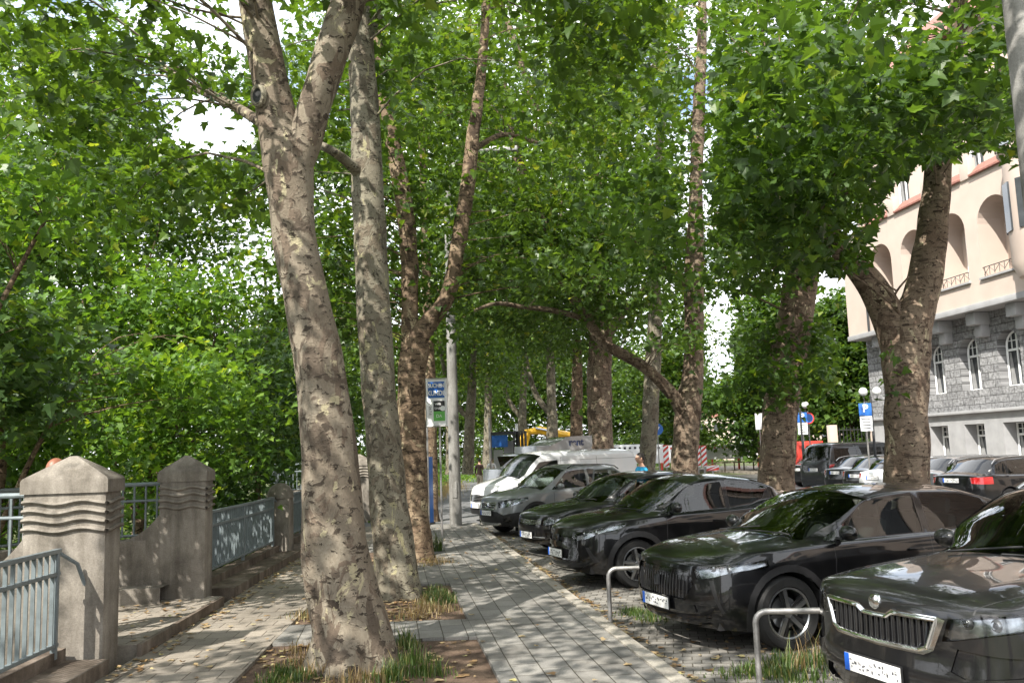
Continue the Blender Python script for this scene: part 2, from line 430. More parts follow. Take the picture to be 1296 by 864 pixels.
def plate(parent,bvh,x0,y,z,dirx,seed,w=.52,h=.112,tilt=0):
    q=thing_hit(bvh,x0,y,z,dirx); px=q-dirx*.018
    b=MB(); b.box((px,y,z),(.012,w+.02,h+.02),mi=2); b.box((px-dirx*.0075,y+0*.02,z),(.006,w,h),mi=0)
    b.box((px-dirx*.0115,y+( w/2-.022)*(1 if dirx>0 else -1),z),(.004,.044,h),mi=1)
    rr=random.Random(seed); yy=w/2-.07
    while yy>-w/2+.03:
        for k in range(3):
            b.box((px-dirx*.0115,(yy+rr.uniform(-.012,.012))*(1 if dirx>0 else -1),z+rr.uniform(-.03,.03)),(.003,rr.uniform(.006,.02),rr.uniform(.006,.022)),mi=3)
        yy-=.038
    return b.build('licence_plate',[M['plate'],M['plate_blue'],M['trim'],M['plate_ink']],parent,False)
def thing_hit(bvh,x0,y,z,dirx):
    h=bvh.ray_cast(Vector((x0,y,z)),Vector((dirx,0,0)))
    return h[0].x if h[0] is not None else x0+dirx*.5
def build_car(sp,loc,rz,name,label,cat='car',group=None,front=True,rear=True,detail=True):
    L,W,H=sp['L'],sp['W'],sp['H']; hw=W/2
    root=thing(name,label,cat,loc,rz,group)
    c=sp.get('cf',.55); cr=sp.get('cr',.45); nn=sp.get('nf',2.7); nr_=sp.get('nr',3.2)
    zc=pchip(*zip(*[(x/L,z) for x,z in sp['roof']])); zb=pchip(*zip(*[((x-c)/(L-c-cr) if i not in(0,len(sp['belt'])-1) else (0 if i==0 else 1),z) for i,(x,z) in enumerate(sp['belt'])]))
    plan=pchip([0,.12,.35,.7,.9,1],sp.get('plan',[.955,.985,1,1,.985,.955]))
    wt=pchip([0,.12,.45,.78,.93,1],sp.get('wt',[.93,.965,1,.99,.978,.955]))
    dxf=pchip(*zip(*sp['nose'])); dxr=pchip(*zip(*sp['tailp']))
    gc=sp.get('gc',.2)
    step=.045 if detail else .09
    us=sorted(set([round(i/int((L-c-cr)/step),4) for i in range(int((L-c-cr)/step)+1)]+[round(sp['cowl']/L,4),round(sp['header']/L,4),round(sp['rhead']/L,4),round(sp['rbase']/L,4)]))
    NF=14 if detail else 9; NR=12 if detail else 9
    nt=[0,.05,.1,.18,.27,.36,.45,.54,.63,.72,.8,.86,.91,.96,1] if detail else [0,.12,.3,.45,.6,.8,.93,1]
    NV=NF
    def fcol(th,n,cc):
        s_,c_=math.sin(th*PI/2),math.cos(th*PI/2)
        return cc*(1-c_**(2/n)), s_**(2/n)
    cols=[]
    for i in range(NF): x,yf=fcol(i/NF,nn,c); cols.append(('f',x,yf,0.0))
    for u in us: cols.append(('s',c+(L-c-cr)*u,1.0,u))
    for i in range(NR-1,-1,-1):
        x,yf=fcol(i/NR,nr_,cr); cols.append(('r',L-x,yf,1.0))
    def zbot(x): return gc+sp.get('lift',.06)*(1-sm(0,.8,x))+.1*sm(L-.8,L,x)
    def ptA(col,t):
        k,x,yf,u=col
        z1=zb(u); z0=zbot(x); z=z0+(z1-z0)*t
        y=hw*plan(u)*wt(t)*yf
        if k=='f' : x+=dxf(z)*(1-x/c)**.8
        if k=='r' : x-=dxr(z)*(1-(L-x)/cr)**.8
        # fender flare
        if k=='s':
            for xw in (sp['xf'],sp['xr']):
                fl=math.exp(-((x-xw)/.42)**2)*math.exp(-((z-.62)/.26)**2)*sp.get('flare',.018); y+=fl
            y-=sp.get('scallop',.012)*math.exp(-((x-(sp['xf']+sp['xr'])/2)/.7)**2)*math.exp(-((z-.5)/.15)**2)
            y+=sp.get('crease',.006)*math.exp(-((z-sp.get('crz',.82)-.03*(x/L))/.03)**2)
        return (x,y,z)
    ztf=zb(0)
    def sec(u,v):
        b=zb(u); h=zc(u)-b; top=hw*plan(u)*wt(1)
        k=sm(.10,.30,h)
        zr=zc(u)-.055-.02*k; inset=.03*k; tum=sp.get('tumble',.32)
        yr=top-inset-tum*max(0,zr-b)
        if v<=.55:
            q=v/.55; y1=yr*q; z1=zc(u)-(zc(u)-zr)*q**2.6
        elif v<.93:
            q=(v-.55)/.38; y1=yr+(top-inset-yr)*(q**.9); z1=zr+(b+.012-zr)*q
        else:
            q=(v-.93)/.07; y1=top-inset+(inset)*q; z1=b+.012*(1-q)
        hc=sp.get('hoodcrown',2.0)
        y0=top*v; z0=b+h*(1-v**hc) if h>0 else b
        # hood creases
        z0+=sp.get('hoodline',.012)*math.exp(-((v-.62)/.05)**2)*sm(0,.1,h)
        return y0+(y1-y0)*k, z0+(z1-z0)*k
    bm=bmesh.new(); D=bm.verts.layers
    def half(s):
        A=[[bm.verts.new((p[0],p[1]*s,p[2])) for p in (ptA(cl,t) for cl in cols)] for t in nt]
        for i in range(len(nt)-1):
            for j in range(len(cols)-1):
                q=(A[i][j],A[i][j+1],A[i+1][j+1],A[i+1][j])
                f=bm.faces.new(q if s<0 else q[::-1]); f.smooth=True
        # top patch: rows v follow the front columns
        us_i=len(us)
        vfs=[i/NF for i in range(NF+1)]
        # corner columns x/y by v (front) ; map rear by same fractions of lateral
        B=[]
        for iu,u in enumerate(us):
            row=[]
            for j in range(NF+1):
                if j==NF: row.append(A[-1][NF+iu]); continue
                if iu==0: row.append(A[-1][j]); continue
                if iu==us_i-1 and NR==NF: row.append(A[-1][len(cols)-1-j]); continue
                xf,yf=fcol(j/NF,nn,c); xr,yr=fcol(j/NF,nr_,cr)
                xf+=dxf(ztf)*(1-xf/c)**.8 ; xr=L-xr-dxr(zb(1))*(1-xr/cr)**.8
                x=xf+(xr-xf)*u
                v=yf*(1-u)+yr*u
                # cabin rows use evenly chosen v to resolve roof rail
                h=zc(u)-zb(u); k=sm(.05,.3,h); vv=VR[j]
                v=v+(vv-v)*k
                y,z=sec(u,v)
                x=x+ (((c+(L-c-cr)*u)-x)*sm(.6,1.,v)*.0)
                row.append(bm.verts.new((x,y*s,z)))
            B.append(row)
        for i in range(us_i-1):
            for j in range(NF):
                q=(B[i][j],B[i+1][j],B[i+1][j+1],B[i][j+1])
                if len({v for v in q})<4: continue
                try:
                    f=bm.faces.new(q if s>0 else q[::-1]); f.smooth=True
                except Exception: continue
                ua,ub=us[i],us[i+1]; 
                if ua>=sp['cowl']/L-1e-3 and ub<=sp['header']/L+1e-3 and j<JW: f.material_index=WS
                if ua>=sp['rhead']/L-1e-3 and ub<=sp['rbase']/L+1e-3 and j<JW: f.material_index=REARG
        if NR!=NF: pass
    # lateral distribution in cabin
    if NF==14: VR=[0,.09,.18,.27,.35,.42,.47,.51,.55,.62,.70,.78,.86,.93,1]; JW=8
    else: VR=[0,.14,.28,.40,.48,.55,.68,.82,.93,1]; JW=5
    NRs=NR
    if NR!=NF: NR=NF; cols[:]=cols[:NF+len(us)]+[('r',L-fcol(i/NR,nr_,cr)[0],fcol(i/NR,nr_,cr)[1],1.0) for i in range(NR-1,-1,-1)]
    half(-1); half(1)
    bmesh.ops.remove_doubles(bm,verts=bm.verts,dist=.0006)
    bmesh.ops.recalc_face_normals(bm,faces=bm.faces)
    bvh=BVHTree.FromBMesh(bm)
    r=sp['wr']; ra=r+sp.get('archgap',.055)
    left=lambda q:q.y<-hw*.45 ; right=lambda q:q.y>hw*.45
    sides=[left,right]
    low=lambda s:(lambda q:s(q) and q.z<1.2)
    cl=sp.get('clad')
    for s in sides:
        for xw in (sp['xf'],sp['xr']):
            if cl: cut(bm,circ(xw,r,ra+cl),'side',low(s),CLAD)
            cut(bm,circ(xw,r-.01,ra),'side',low(s),DEL)
        if cl: cut(bm,[(c,gc-.1),(L-cr,gc-.1),(L-cr,gc+.14),(c,gc+.14)],'side',low(s),CLAD,(BODY,))
        for w in sp['windows']: 
            wp=round_poly(w,.03)
            if sp.get('winchrome'):
                cx=sum(p[0] for p in w)/len(w);cz=sum(p[1] for p in w)/len(w)
                cut(bm,round_poly([(cx+(p[0]-cx)*1.03,cz+(p[1]-cz)*1.09) for p in w],.03),'side',lambda q,s=s:s(q) and q.z>.7,BLK,(BODY,))
            cut(bm,wp,'side',lambda q,s=s:s(q) and q.z>.7,SW)
        for sg in sp.get('seams',[]): cut(bm,seam(*sg),'side',s,GAP,(BODY,CLAD))
        for pl,cs in sp.get('sidepan',[]): cut(bm,pl,'side',s,cs,(BODY,CLAD))
    if front:
        fr=lambda q:q.x<c*1.25 and q.z<zb(0)+.3
        for poly,cs in sp.get('frontpan',[]):
            for sg in (1,-1):
                pp=[(y*sg,z) for y,z in poly]
                if all(abs(a)<1e-6 or a>0 for a,_ in poly) or sg==1:
                    cut(bm,pp,'front',fr,cs,None if cs not in (HL,) else (BODY,GAP,CHR,BLK,CLAD))
    if rear:
        rf=lambda q:q.x>L-cr*1.25 and q.z<zb(1)+.5
        for poly,cs in sp.get('rearpan',[]):
            for sg in (1,-1): cut(bm,[(y*sg,z) for y,z in poly],'rear',rf,cs)
    # hood shut line & boot
    if 'hoodseam' in sp:
        for sg in (1,-1):
            cut(bm,seam(*[(x,y*sg) for x,y in sp['hoodseam']],w=.008),'top',lambda q:q.z>ztf-.02 and q.x<sp['cowl']+.3,GAP,(BODY,))
    # ---- split into parts
    names={BODY:'body',WS:'windscreen',SW:'side_window',REARG:'rear_window',CLAD:'wheel_arch_trim',GRL:'grille',HL:'headlight',TL:'tail_light',CHR:'chrome_strip',FOG:'fog_light_panel',BLK:'window_surround',RUNL:'running_light'}
    mats={BODY:sp['paint'],GAP:M['black'],WS:M['glass'],SW:M['glass_dark'] if sp.get('tint') else M['glass'],REARG:M['glass_dark'],CLAD:M['trim'],GRL:M['gloss_black'],HL:M['lampcover'],TL:M['tail'],CHR:M['chrome'],FOG:M['gloss_black'],BLK:M['gloss_black'],RUNL:M['rim_dark']}
    off={GRL:-.022,HL:-.001,SW:-.004,WS:-.003,REARG:-.003,FOG:-.012}
    nrm={v.index:v.normal.copy() for v in bm.verts}
    bm.verts.index_update(); bm.normal_update()
    groups={}
    for f in bm.faces:
        if f.material_index==DEL: continue
        cls=f.material_index; cc=f.calc_center_median()
        if cls==GAP: cls=BODY
        key=cls
        if cls in (SW,HL,TL,FOG,RUNL,CHR): key=(cls,'L' if cc.y<0 else 'R')
        groups.setdefault(key,[]).append(f)
    out={}
    def emit(fs,nm,mt,o=0,gapm=False,parent=root):
        vm={};vs=[];fc=[];mi=[];ns=[]
        for f in fs:
            idx=[]
            for v in f.verts:
                if v not in vm: vm[v]=len(vs); vs.append(v.co+v.normal*o); ns.append(v.normal.copy())
                idx.append(vm[v])
            fc.append(idx); mi.append(1 if (gapm and f.material_index==GAP) else 0)
        me=bpy.data.meshes.new(nm); me.from_pydata([tuple(v) for v in vs],[],fc)
        for p,k in zip(me.polygons,mi): p.use_smooth=True;p.material_index=k
        for m in mt: me.materials.append(m)
        if nm in ('side_window','windscreen','rear_window'):
            deg=1 if nm=='side_window' else 2
            X=np.array([tuple(v) for v in vs]);Nn=np.array([tuple(n) for n in ns]); X0=X-X.mean(0)
            A=np.column_stack([np.ones(len(X)),X0]) if deg==1 else np.column_stack([np.ones(len(X)),X0,X0[:,1]**2,X0[:,0]*X0[:,1]])
            C_,*_=np.linalg.lstsq(A,Nn,rcond=None); Nf=A@C_; Nf/=np.linalg.norm(Nf,axis=1)[:,None]; ns=[Vector(n) for n in Nf]
        if 1:
         try: me.normals_split_custom_set_from_vertices([tuple(n) for n in ns])
         except Exception: pass
        return link(nm,me,parent)
    for key,fs in groups.items():
        cls=key if not isinstance(key,tuple) else key[0]
        if cls==SW:
            # separate panes by connectivity
            fset=set(fs)
            while fset:
                st=[fset.pop()];comp=list(st)
                while st:
                    f=st.pop()
                    for e in f.edges:
                        for g in e.link_faces:
                            if g in fset: fset.remove(g);st.append(g);comp.append(g)
                if len(comp)>3: emit(comp,'side_window',[mats[SW]],-.004)
            continue
        o=emit(fs,names[cls],[mats[cls],M['black']] if cls in(BODY,CLAD) else [mats[cls]],off.get(cls,0),cls in (BODY,CLAD))
        out[key]=o
        if cls==HL:
            emit(fs,'reflector',[M['reflector']],-.045,parent=o)
            cen=sum((f.calc_center_median() for f in fs),Vector())/len(fs)
            nn_=sum((f.normal for f in fs),Vector()).normalized()
            b=MB()
            ys=sorted(f.calc_center_median().y for f in fs); y0,y1=ys[len(ys)//8],ys[-len(ys)//8]
            for q in (.3,.72):
                yy=y0+(y1-y0)*q
                near=min(fs,key=lambda f:abs(f.calc_center_median().y-yy)+abs(f.calc_center_median().z-cen.z)*.8)
                pc=near.calc_center_median()-near.normal*.035
                b.lathe([(.024,-.012),(.030,-.01),(.036,.0),(.038,.01)],16,'x',pc,mi=0)
                b.ball(pc+Vector((.006,0,0)),.022,12,mi=1)
            b.build('projector_lamp',[M['satin'],M['gloss_black']],o)
    bm.free()
    # ---- underbody, wheel wells and cabin floor
    b=MB(); b.box((L/2,0,gc+.09),(L-.5,W*.80,.10))
    for xw in (sp['xf'],sp['xr']):
        for s in (-1,1):
            rows=[]
            for k in range(13):
                a=PI*k/12-.12*(1 if k==0 else 0)
                rows.append([(xw+ra*math.cos(a),s*hw*.55,r-.01+ra*math.sin(a)),(xw+ra*math.cos(a),s*(hw*.965),r-.01+ra*math.sin(a))])
            b.grid(rows)
            b.box((xw,s*hw*.56,r+.1),(2*ra,.02,2*ra*.8))
    b.build('underbody',M['black'],root)
    # arch lips
    if not cl:
        b=MB()
        for xw in (sp['xf'],sp['xr']):
            for s in (-1,1):
                pts=[]
                for k in range(19):
                    a=-.25+(PI+.5)*k/18; x=xw+ra*math.cos(a);z=r-.01+ra*math.sin(a)
                    if z<gc: continue
                    h=bvh.ray_cast(Vector((x,s*3,z)),Vector((0,-s,0)))
                    if h[0] is not None: pts.append((x,h[0].y,z))
                if len(pts)>3:b.tube(pts,.009,6)
        b.build('arch_lip',sp['paint'],root)
    # ---- wheels
    for xw in (sp['xf'],sp['xr']):
        for s in (-1,1): wheel(root,r,.225,sp.get('rim','spoke'),s,xw,s*(hw-.135),detail)
    # ---- cabin
    zsill=zb(.4)
    b=MB(); b.box((sp['cowl']+.28,0,zb(.3)-.10),(.5,W*.80,.16),bev=.04); b.build('dashboard',M['dash'],root)
    if detail or sp.get('cabin',True):
        xs=sp['seat']
        sh=min(H-.2,zsill+.24)
        for i,xx in enumerate(xs):
            for s in ((-1,1) if i==0 else (-1,0,1)):
                b=MB(); yy=s*(W*.2 if i==0 else W*.25); wdt=.46 if i==0 else .40
                b.box((xx,yy,.55),(.5,wdt,.16),bev=.05)
                b.box((xx+.27,yy,.58+(sh-.58)*.42),(.13,wdt,(sh-.5)*.86),Matrix.Rotation(.2,3,'Y'),bev=.05)
                b.box((xx+.35,yy,sh+.02),(.09,.24,.17),Matrix.Rotation(.15,3,'Y'),bev=.04)
                b.build('seat',M['seatcloth'],root)
        b=MB(); a=[]
        cxs,cys,czs=sp['cowl']+.62,-W*.2,zb(.35)-.02
        for k in range(25):
            t_=2*PI*k/24; a.append((cxs+.06*math.sin(t_),cys+.185*math.cos(t_),czs+.175*math.sin(t_)))
        b.tube(a,.015,6,cap=False); b.tube([(cxs,cys-.18,czs),(cxs,cys+.18,czs)],.014,6); b.build('steering_wheel',M['dash'],root)
    b=MB()
    b.box(((sp['rhead']+sp['header'])/2+.12,0,H-.13),(max(.3,sp['rhead']-sp['header']-.5),W*.5,.02)); b.build('roof_lining',M['seatlight'],root)
    # ---- mirrors
    mx=sp.get('mirror',(sp['cowl']+.52,zb(.3)+.07))
    for s in (-1,1):
        h=bvh.ray_cast(Vector((mx[0],s*3,mx[1]-.05)),Vector((0,-s,0))); yb=h[0].y if h[0] is not None else s*hw*.9
        b=MB(); b.ball((mx[0],yb+s*.15,mx[1]+.03),(.075,.115,.075),14,mi=0)
        for v in b.bm.verts:
            if v.co.x>mx[0]+.03: v.co.x=mx[0]+.03
        b.box((mx[0],yb+s*.03,mx[1]-.03),(.05,.10,.03),mi=1,bev=.008)
        b.box((mx[0]+.032,yb+s*.15,mx[1]+.03),(.004,.17,.10),mi=2)
        b.build('wing_mirror',[sp['paint'],M['trim'],M['chrome']],root)
    # ---- door handles
    for hx,hz in sp.get('handles',[]):
        for s in (-1,1):
            h=bvh.ray_cast(Vector((hx,s*3,hz)),Vector((0,-s,0)))
            if h[0] is None: continue
            b=MB(); b.box((hx,h[0].y+s*.014,hz),(.20,.018,.028),bev=.007); b.box((hx,h[0].y+s*.001,hz-.005),(.15,.006,.05),mi=1,bev=.002)
            b.build('door_handle',[sp.get('hmat',sp['paint']),M['black']],root)
    if sp.get('rails'):
        x0,x1=sp['rails']
        for s in (-1,1):
            pts=[]
            for k in range(14):
                x=x0+(x1-x0)*k/13
                u=x/L; y,z=sec(u,.53)
                pts.append((x,s*y,z+.0+(.045 if 0<k<13 else 0)))
            MB().tube(pts,.014,8).build('roof_rail',sp.get('railmat',M['satin']),root)
    # wipers
    b=MB()
    for y0 in (-.05,.45):
        pts=[]
        for k in range(7):
            yy=y0-k*.09; h=bvh.ray_cast(Vector((sp['cowl']-.02+.025*k,yy,H+1)),Vector((0,0,-1)))
            if h[0] is not None: pts.append(tuple(h[0]+Vector((0,0,.02))))
        if len(pts)>2: b.tube(pts,.008,5)
    b.build('wiper',M['black'],root)
    # plates
    if front and 'fplate' in sp: plate(root,bvh,-1,0,sp['fplate'],1,sum(map(ord,label)))
    if rear and 'rplate' in sp: plate(root,bvh,L+1,0,sp['rplate'],-1,sum(map(ord,label))+5)
    return root,bvh,dict(c=c,zb=zb,zc=zc,hw=hw,sec=sec,L=L)
def front_bars(root,bvh,poly,n,name,mat,rad=.008,vertical=True,off=.004):
    """bars following the nose surface inside a symmetric (y,z) polygon"""
    b=MB(); full=poly
    ys=[p[0] for p in full];zs=[p[1] for p in full]
    a0,a1=(min(ys),max(ys)) if vertical else (min(zs),max(zs))
    for i in range(n):
        a=a0+(a1-a0)*(i+.5)/n; seg=[]
        for k in range(40):
            bb=(min(zs)+(max(zs)-min(zs))*k/39) if vertical else (min(ys)+(max(ys)-min(ys))*k/39)
            yz=(a,bb) if vertical else (bb,a)
            if inpoly(yz,full):
                x=thing_hit(bvh,-1,yz[0],yz[1],1); seg.append((x-off,yz[0],yz[1]))
        if len(seg)>2:b.tube(seg[::3]+[seg[-1]],rad,6)
    return b.build(name,mat,root)
def front_outline(root,bvh,pts,name,mat,rad=.012,closed=True,off=.004):
    P=[]; q=pts+[pts[0]] if closed else pts
    for i in range(len(q)-1):
        for k in range(6):
            t=k/6; y=q[i][0]*(1-t)+q[i+1][0]*t; z=q[i][1]*(1-t)+q[i+1][1]*t
            P.append((thing_hit(bvh,-1,y,z,1)-off,y,z))
    P.append((thing_hit(bvh,-1,q[-1][0],q[-1][1],1)-off,q[-1][0],q[-1][1]))
    return MB().tube(P,rad,8).build(name,mat,root)
def mirror_poly(h): return h+[(-y,z) for y,z in h[::-1]]
SP={}
# large SUV with upright ribbed grille
SP['suv_big']=dict(L=4.70,W=1.88,H=1.67,wr=.355,xf=.93,xr=3.72,cowl=1.12,header=1.98,rhead=4.02,rbase=4.50,cf=.50,nf=2.9,paint=M['paint_kod'],gc=.22,
 roof=[(0,.985),(.12,1.03),(.5,1.085),(1.12,1.155),(1.55,1.40),(1.98,1.60),(2.6,1.67),(3.6,1.655),(4.02,1.60),(4.5,1.2),(4.70,1.05)],
 belt=[(0,.965),(.9,1.02),(1.5,1.06),(3,1.09),(4,1.12),(4.7,1.03)],
 nose=[(.2,.10),(.35,.035),(.5,.0),(.62,.02),(.72,.03),(.9,.035),(.965,.06)],tailp=[(.3,.05),(.6,0),(1.05,.06)],
 windows=[[(1.46,1.09),(2.08,1.52),(2.72,1.53),(2.72,1.10)],[(2.80,1.10),(2.80,1.53),(3.55,1.51),(3.62,1.12)],[(3.70,1.12),(3.64,1.50),(3.98,1.46),(4.1,1.15)]],winchrome=True,
 seams=[((1.5,.3),(1.52,1.04)),((2.76,.3),(2.76,1.08)),((3.68,.75),(3.7,1.1))],handles=[(2.55,.93),(3.5,.95)],seat=[2.1,3.0],fplate=.505,rails=(2.1,4.0),clad=.05,rim='spoke',
 frontpan=[(mirror_poly([(0,.865),(.10,.868),(.15,.90),(.50,.905),(.555,.89),(.47,.70),(.40,.665),(0,.655)]),CHR),
  (mirror_poly([(0,.845),(.11,.847),(.165,.88),(.50,.885),(.43,.715),(.37,.69),(0,.68)]),GRL),
  ([(.575,.90),(.90,.955),(.93,.86),(.60,.775),(.53,.765)],HL),([(.62,.735),(.93,.70),(.90,.60),(.66,.57),(.58,.60)],FOG),
  (mirror_poly([(0,.45),(.55,.44),(.62,.36),(.5,.27),(0,.26)]),GRL)],
 hoodseam=[(.10,.70),(1.25,.80)],hoodline=.014)
# fastback crossover
SP['fastback']=dict(L=4.69,W=1.86,H=1.48,wr=.352,xf=.94,xr=3.73,cowl=1.10,header=2.05,rhead=3.15,rbase=4.20,cf=.60,nf=2.5,paint=M['paint_black'],gc=.19,
 roof=[(0,.86),(.15,.92),(.6,1.01),(1.10,1.065),(1.6,1.28),(2.05,1.45),(2.6,1.50),(3.3,1.485),(3.9,1.36),(4.4,1.13),(4.69,1.06)],
 belt=[(0,.845),(.9,.945),(1.5,.975),(3,1.0),(4,1.04),(4.69,1.03)],
 nose=[(.2,.08),(.35,.01),(.5,.0),(.72,.02),(.845,.05)],tailp=[(.3,.05),(.6,0),(1.05,.05)],
 windows=[[(1.46,1.0),(2.08,1.36),(2.70,1.40),(2.70,1.02)],[(2.80,1.03),(2.80,1.405),(3.35,1.38),(3.62,1.32),(3.72,1.08)],[(3.78,1.09),(3.70,1.29),(4.05,1.15)]],winchrome=True,
 seams=[((1.48,.25),(1.52,.95)),((2.75,.25),(2.75,1.0))],handles=[(2.52,.86),(3.5,.90)],seat=[2.1,3.0],fplate=.44,clad=.06,rim='blade',flare=.03,crease=.012,
 frontpan=[(mirror_poly([(0,.79),(.50,.785),(.56,.66),(.46,.50),(0,.50)]),GRL),
  ([(.54,.79),(.80,.845),(.92,.875),(.90,.80),(.74,.73),(.60,.70)],HL),([(.70,.70),(.735,.70),(.80,.40),(.785,.39)],RUNL),([(.56,.46),(.74,.46),(.70,.34),(.60,.34)],FOG),
  (mirror_poly([(0,.385),(.6,.385),(.7,.29),(.5,.24),(0,.24)]),GRL)],
 hoodseam=[(.14,.62),(1.2,.78)],hoodline=.02)
SP['crossover']=dict(L=4.39,W=1.80,H=1.565,wr=.342,xf=.93,xr=3.57,cowl=1.02,header=1.85,rhead=3.05,rbase=3.95,cf=.62,nf=2.3,paint=M['paint_black'],gc=.19,
 roof=[(0,.85),(.12,.915),(.5,1.005),(1.02,1.08),(1.45,1.30),(1.85,1.49),(2.3,1.562),(3.05,1.50),(3.6,1.33),(4.1,1.14),(4.39,1.05)],
 belt=[(0,.835),(.85,.96),(1.4,1.0),(2.8,1.05),(3.6,1.18),(4.0,1.15),(4.39,1.04)],
 nose=[(.2,.06),(.35,.0),(.5,.02),(.7,.04),(.835,.075)],tailp=[(.3,.05),(.6,0),(1.05,.08)],
 windows=[[(1.36,1.02),(1.90,1.40),(2.45,1.44),(2.45,1.06)],[(2.53,1.07),(2.53,1.445),(2.95,1.41),(3.22,1.33),(3.10,1.17),(2.9,1.11)]],winchrome=True,
 seams=[((1.38,.25),(1.42,.98)),((2.49,.25),(2.49,1.05)),((3.15,.6),(3.25,1.2))],handles=[(2.28,.89)],seat=[1.95,2.75],fplate=.49,clad=.07,rim='blade',flare=.045,crease=.014,crz=.86,
 frontpan=[(mirror_poly([(0,.74),(.40,.74),(.48,.70),(.40,.65),(0,.66)]),GRL),
  ([(.40,.76),(.64,.82),(.87,.935),(.86,.86),(.70,.73),(.48,.68)],HL),([(.66,.60),(.70,.60),(.80,.40),(.76,.39)],RUNL),
  (mirror_poly([(0,.585),(.5,.585),(.68,.36),(.55,.27),(0,.27)]),GRL)],
 hoodseam=[(.14,.60),(1.15,.76)],hoodline=.02)
SP['wagon']=dict(L=4.60,W=1.80,H=1.47,wr=.325,xf=.90,xr=3.56,cowl=1.12,header=1.98,rhead=3.75,rbase=4.3,cf=.52,nf=2.6,paint=M['paint_black'],gc=.17,
 roof=[(0,.76),(.15,.82),(.6,.91),(1.12,.985),(1.55,1.22),(1.98,1.40),(2.5,1.47),(3.3,1.46),(3.75,1.40),(4.3,1.08),(4.60,.99)],
 belt=[(0,.745),(.9,.86),(1.5,.92),(3,.955),(4,.98),(4.6,.97)],
 nose=[(.18,.07),(.35,.0),(.5,.0),(.68,.02),(.745,.05)],tailp=[(.3,.03),(.6,0),(1.0,.05)],
 windows=[[(1.48,.955),(2.05,1.32),(2.62,1.36),(2.62,.975)],[(2.70,.98),(2.70,1.36),(3.38,1.34),(3.48,.99)],[(3.55,1.0),(3.48,1.33),(3.85,1.24),(4.0,1.04)]],
 seams=[((1.48,.25),(1.5,.9)),((2.66,.25),(2.66,.95)),((3.5,.7),(3.52,.97))],handles=[(2.45,.82),(3.3,.84)],seat=[2.05,2.95],fplate=.40,rplate=.86,rails=(2.1,3.9),railmat=M['satin'],
 frontpan=[(mirror_poly([(0,.70),(.50,.70),(.50,.61),(.40,.585),(0,.585)]),GRL),([(.52,.70),(.85,.755),(.88,.66),(.60,.60),(.52,.60)],HL),
  (mirror_poly([(0,.33),(.62,.33),(.7,.26),(.5,.22),(0,.22)]),GRL),([(.62,.46),(.8,.46),(.76,.38),(.62,.38)],FOG)],
 rearpan=[([(.55,.94),(.93,.95),(.93,.76),(.60,.79)],TL),([(0,.34),(.7,.36),(.7,.27),(0,.25)],CLAD)],
 hoodseam=[(.13,.62),(1.2,.76)])
SP['compact_suv']=dict(L=4.28,W=1.78,H=1.65,wr=.345,xf=.90,xr=3.46,cowl=1.02,header=1.78,rhead=3.45,rbase=3.98,cf=.55,nf=2.4,paint=M['paint_grey'],gc=.2,
 roof=[(0,.90),(.12,.95),(.5,1.03),(1.02,1.12),(1.4,1.38),(1.78,1.575),(2.3,1.65),(3.1,1.63),(3.45,1.57),(3.98,1.18),(4.28,1.05)],
 belt=[(0,.885),(.8,.97),(1.4,1.03),(2.8,1.07),(3.6,1.12),(4.28,1.04)],
 nose=[(.2,.09),(.35,.02),(.5,.0),(.7,.02),(.885,.07)],tailp=[(.3,.04),(.6,0),(1.05,.06)],
 windows=[[(1.38,1.06),(1.90,1.49),(2.42,1.51),(2.42,1.09)],[(2.50,1.10),(2.50,1.515),(3.12,1.49),(3.2,1.12)],[(3.27,1.13),(3.22,1.47),(3.48,1.40),(3.6,1.2)]],
 seams=[((1.38,.3),(1.4,1.0)),((2.46,.3),(2.46,1.06)),((3.22,.7),(3.24,1.1))],handles=[(2.24,.93),(3.05,.95)],seat=[1.95,2.8],fplate=.56,rails=(1.95,3.5),railmat=M['gloss_black'],clad=.07,
 frontpan=[(mirror_poly([(0,.80),(.36,.80),(.33,.655),(.2,.635),(0,.635)]),GRL),([(.42,.82),(.72,.90),(.86,.92),(.84,.78),(.66,.70),(.46,.69)],HL),
  (mirror_poly([(0,.60),(.40,.60),(.60,.52),(.90,.60),(.93,.25),(0,.25)]),CLAD),([(.60,.47),(.74,.47),(.74,.36),(.60,.36)],FOG),(mirror_poly([(0,.33),(.5,.33),(.5,.26),(0,.26)]),CHR)],
 hoodseam=[(.14,.55),(1.1,.74)])
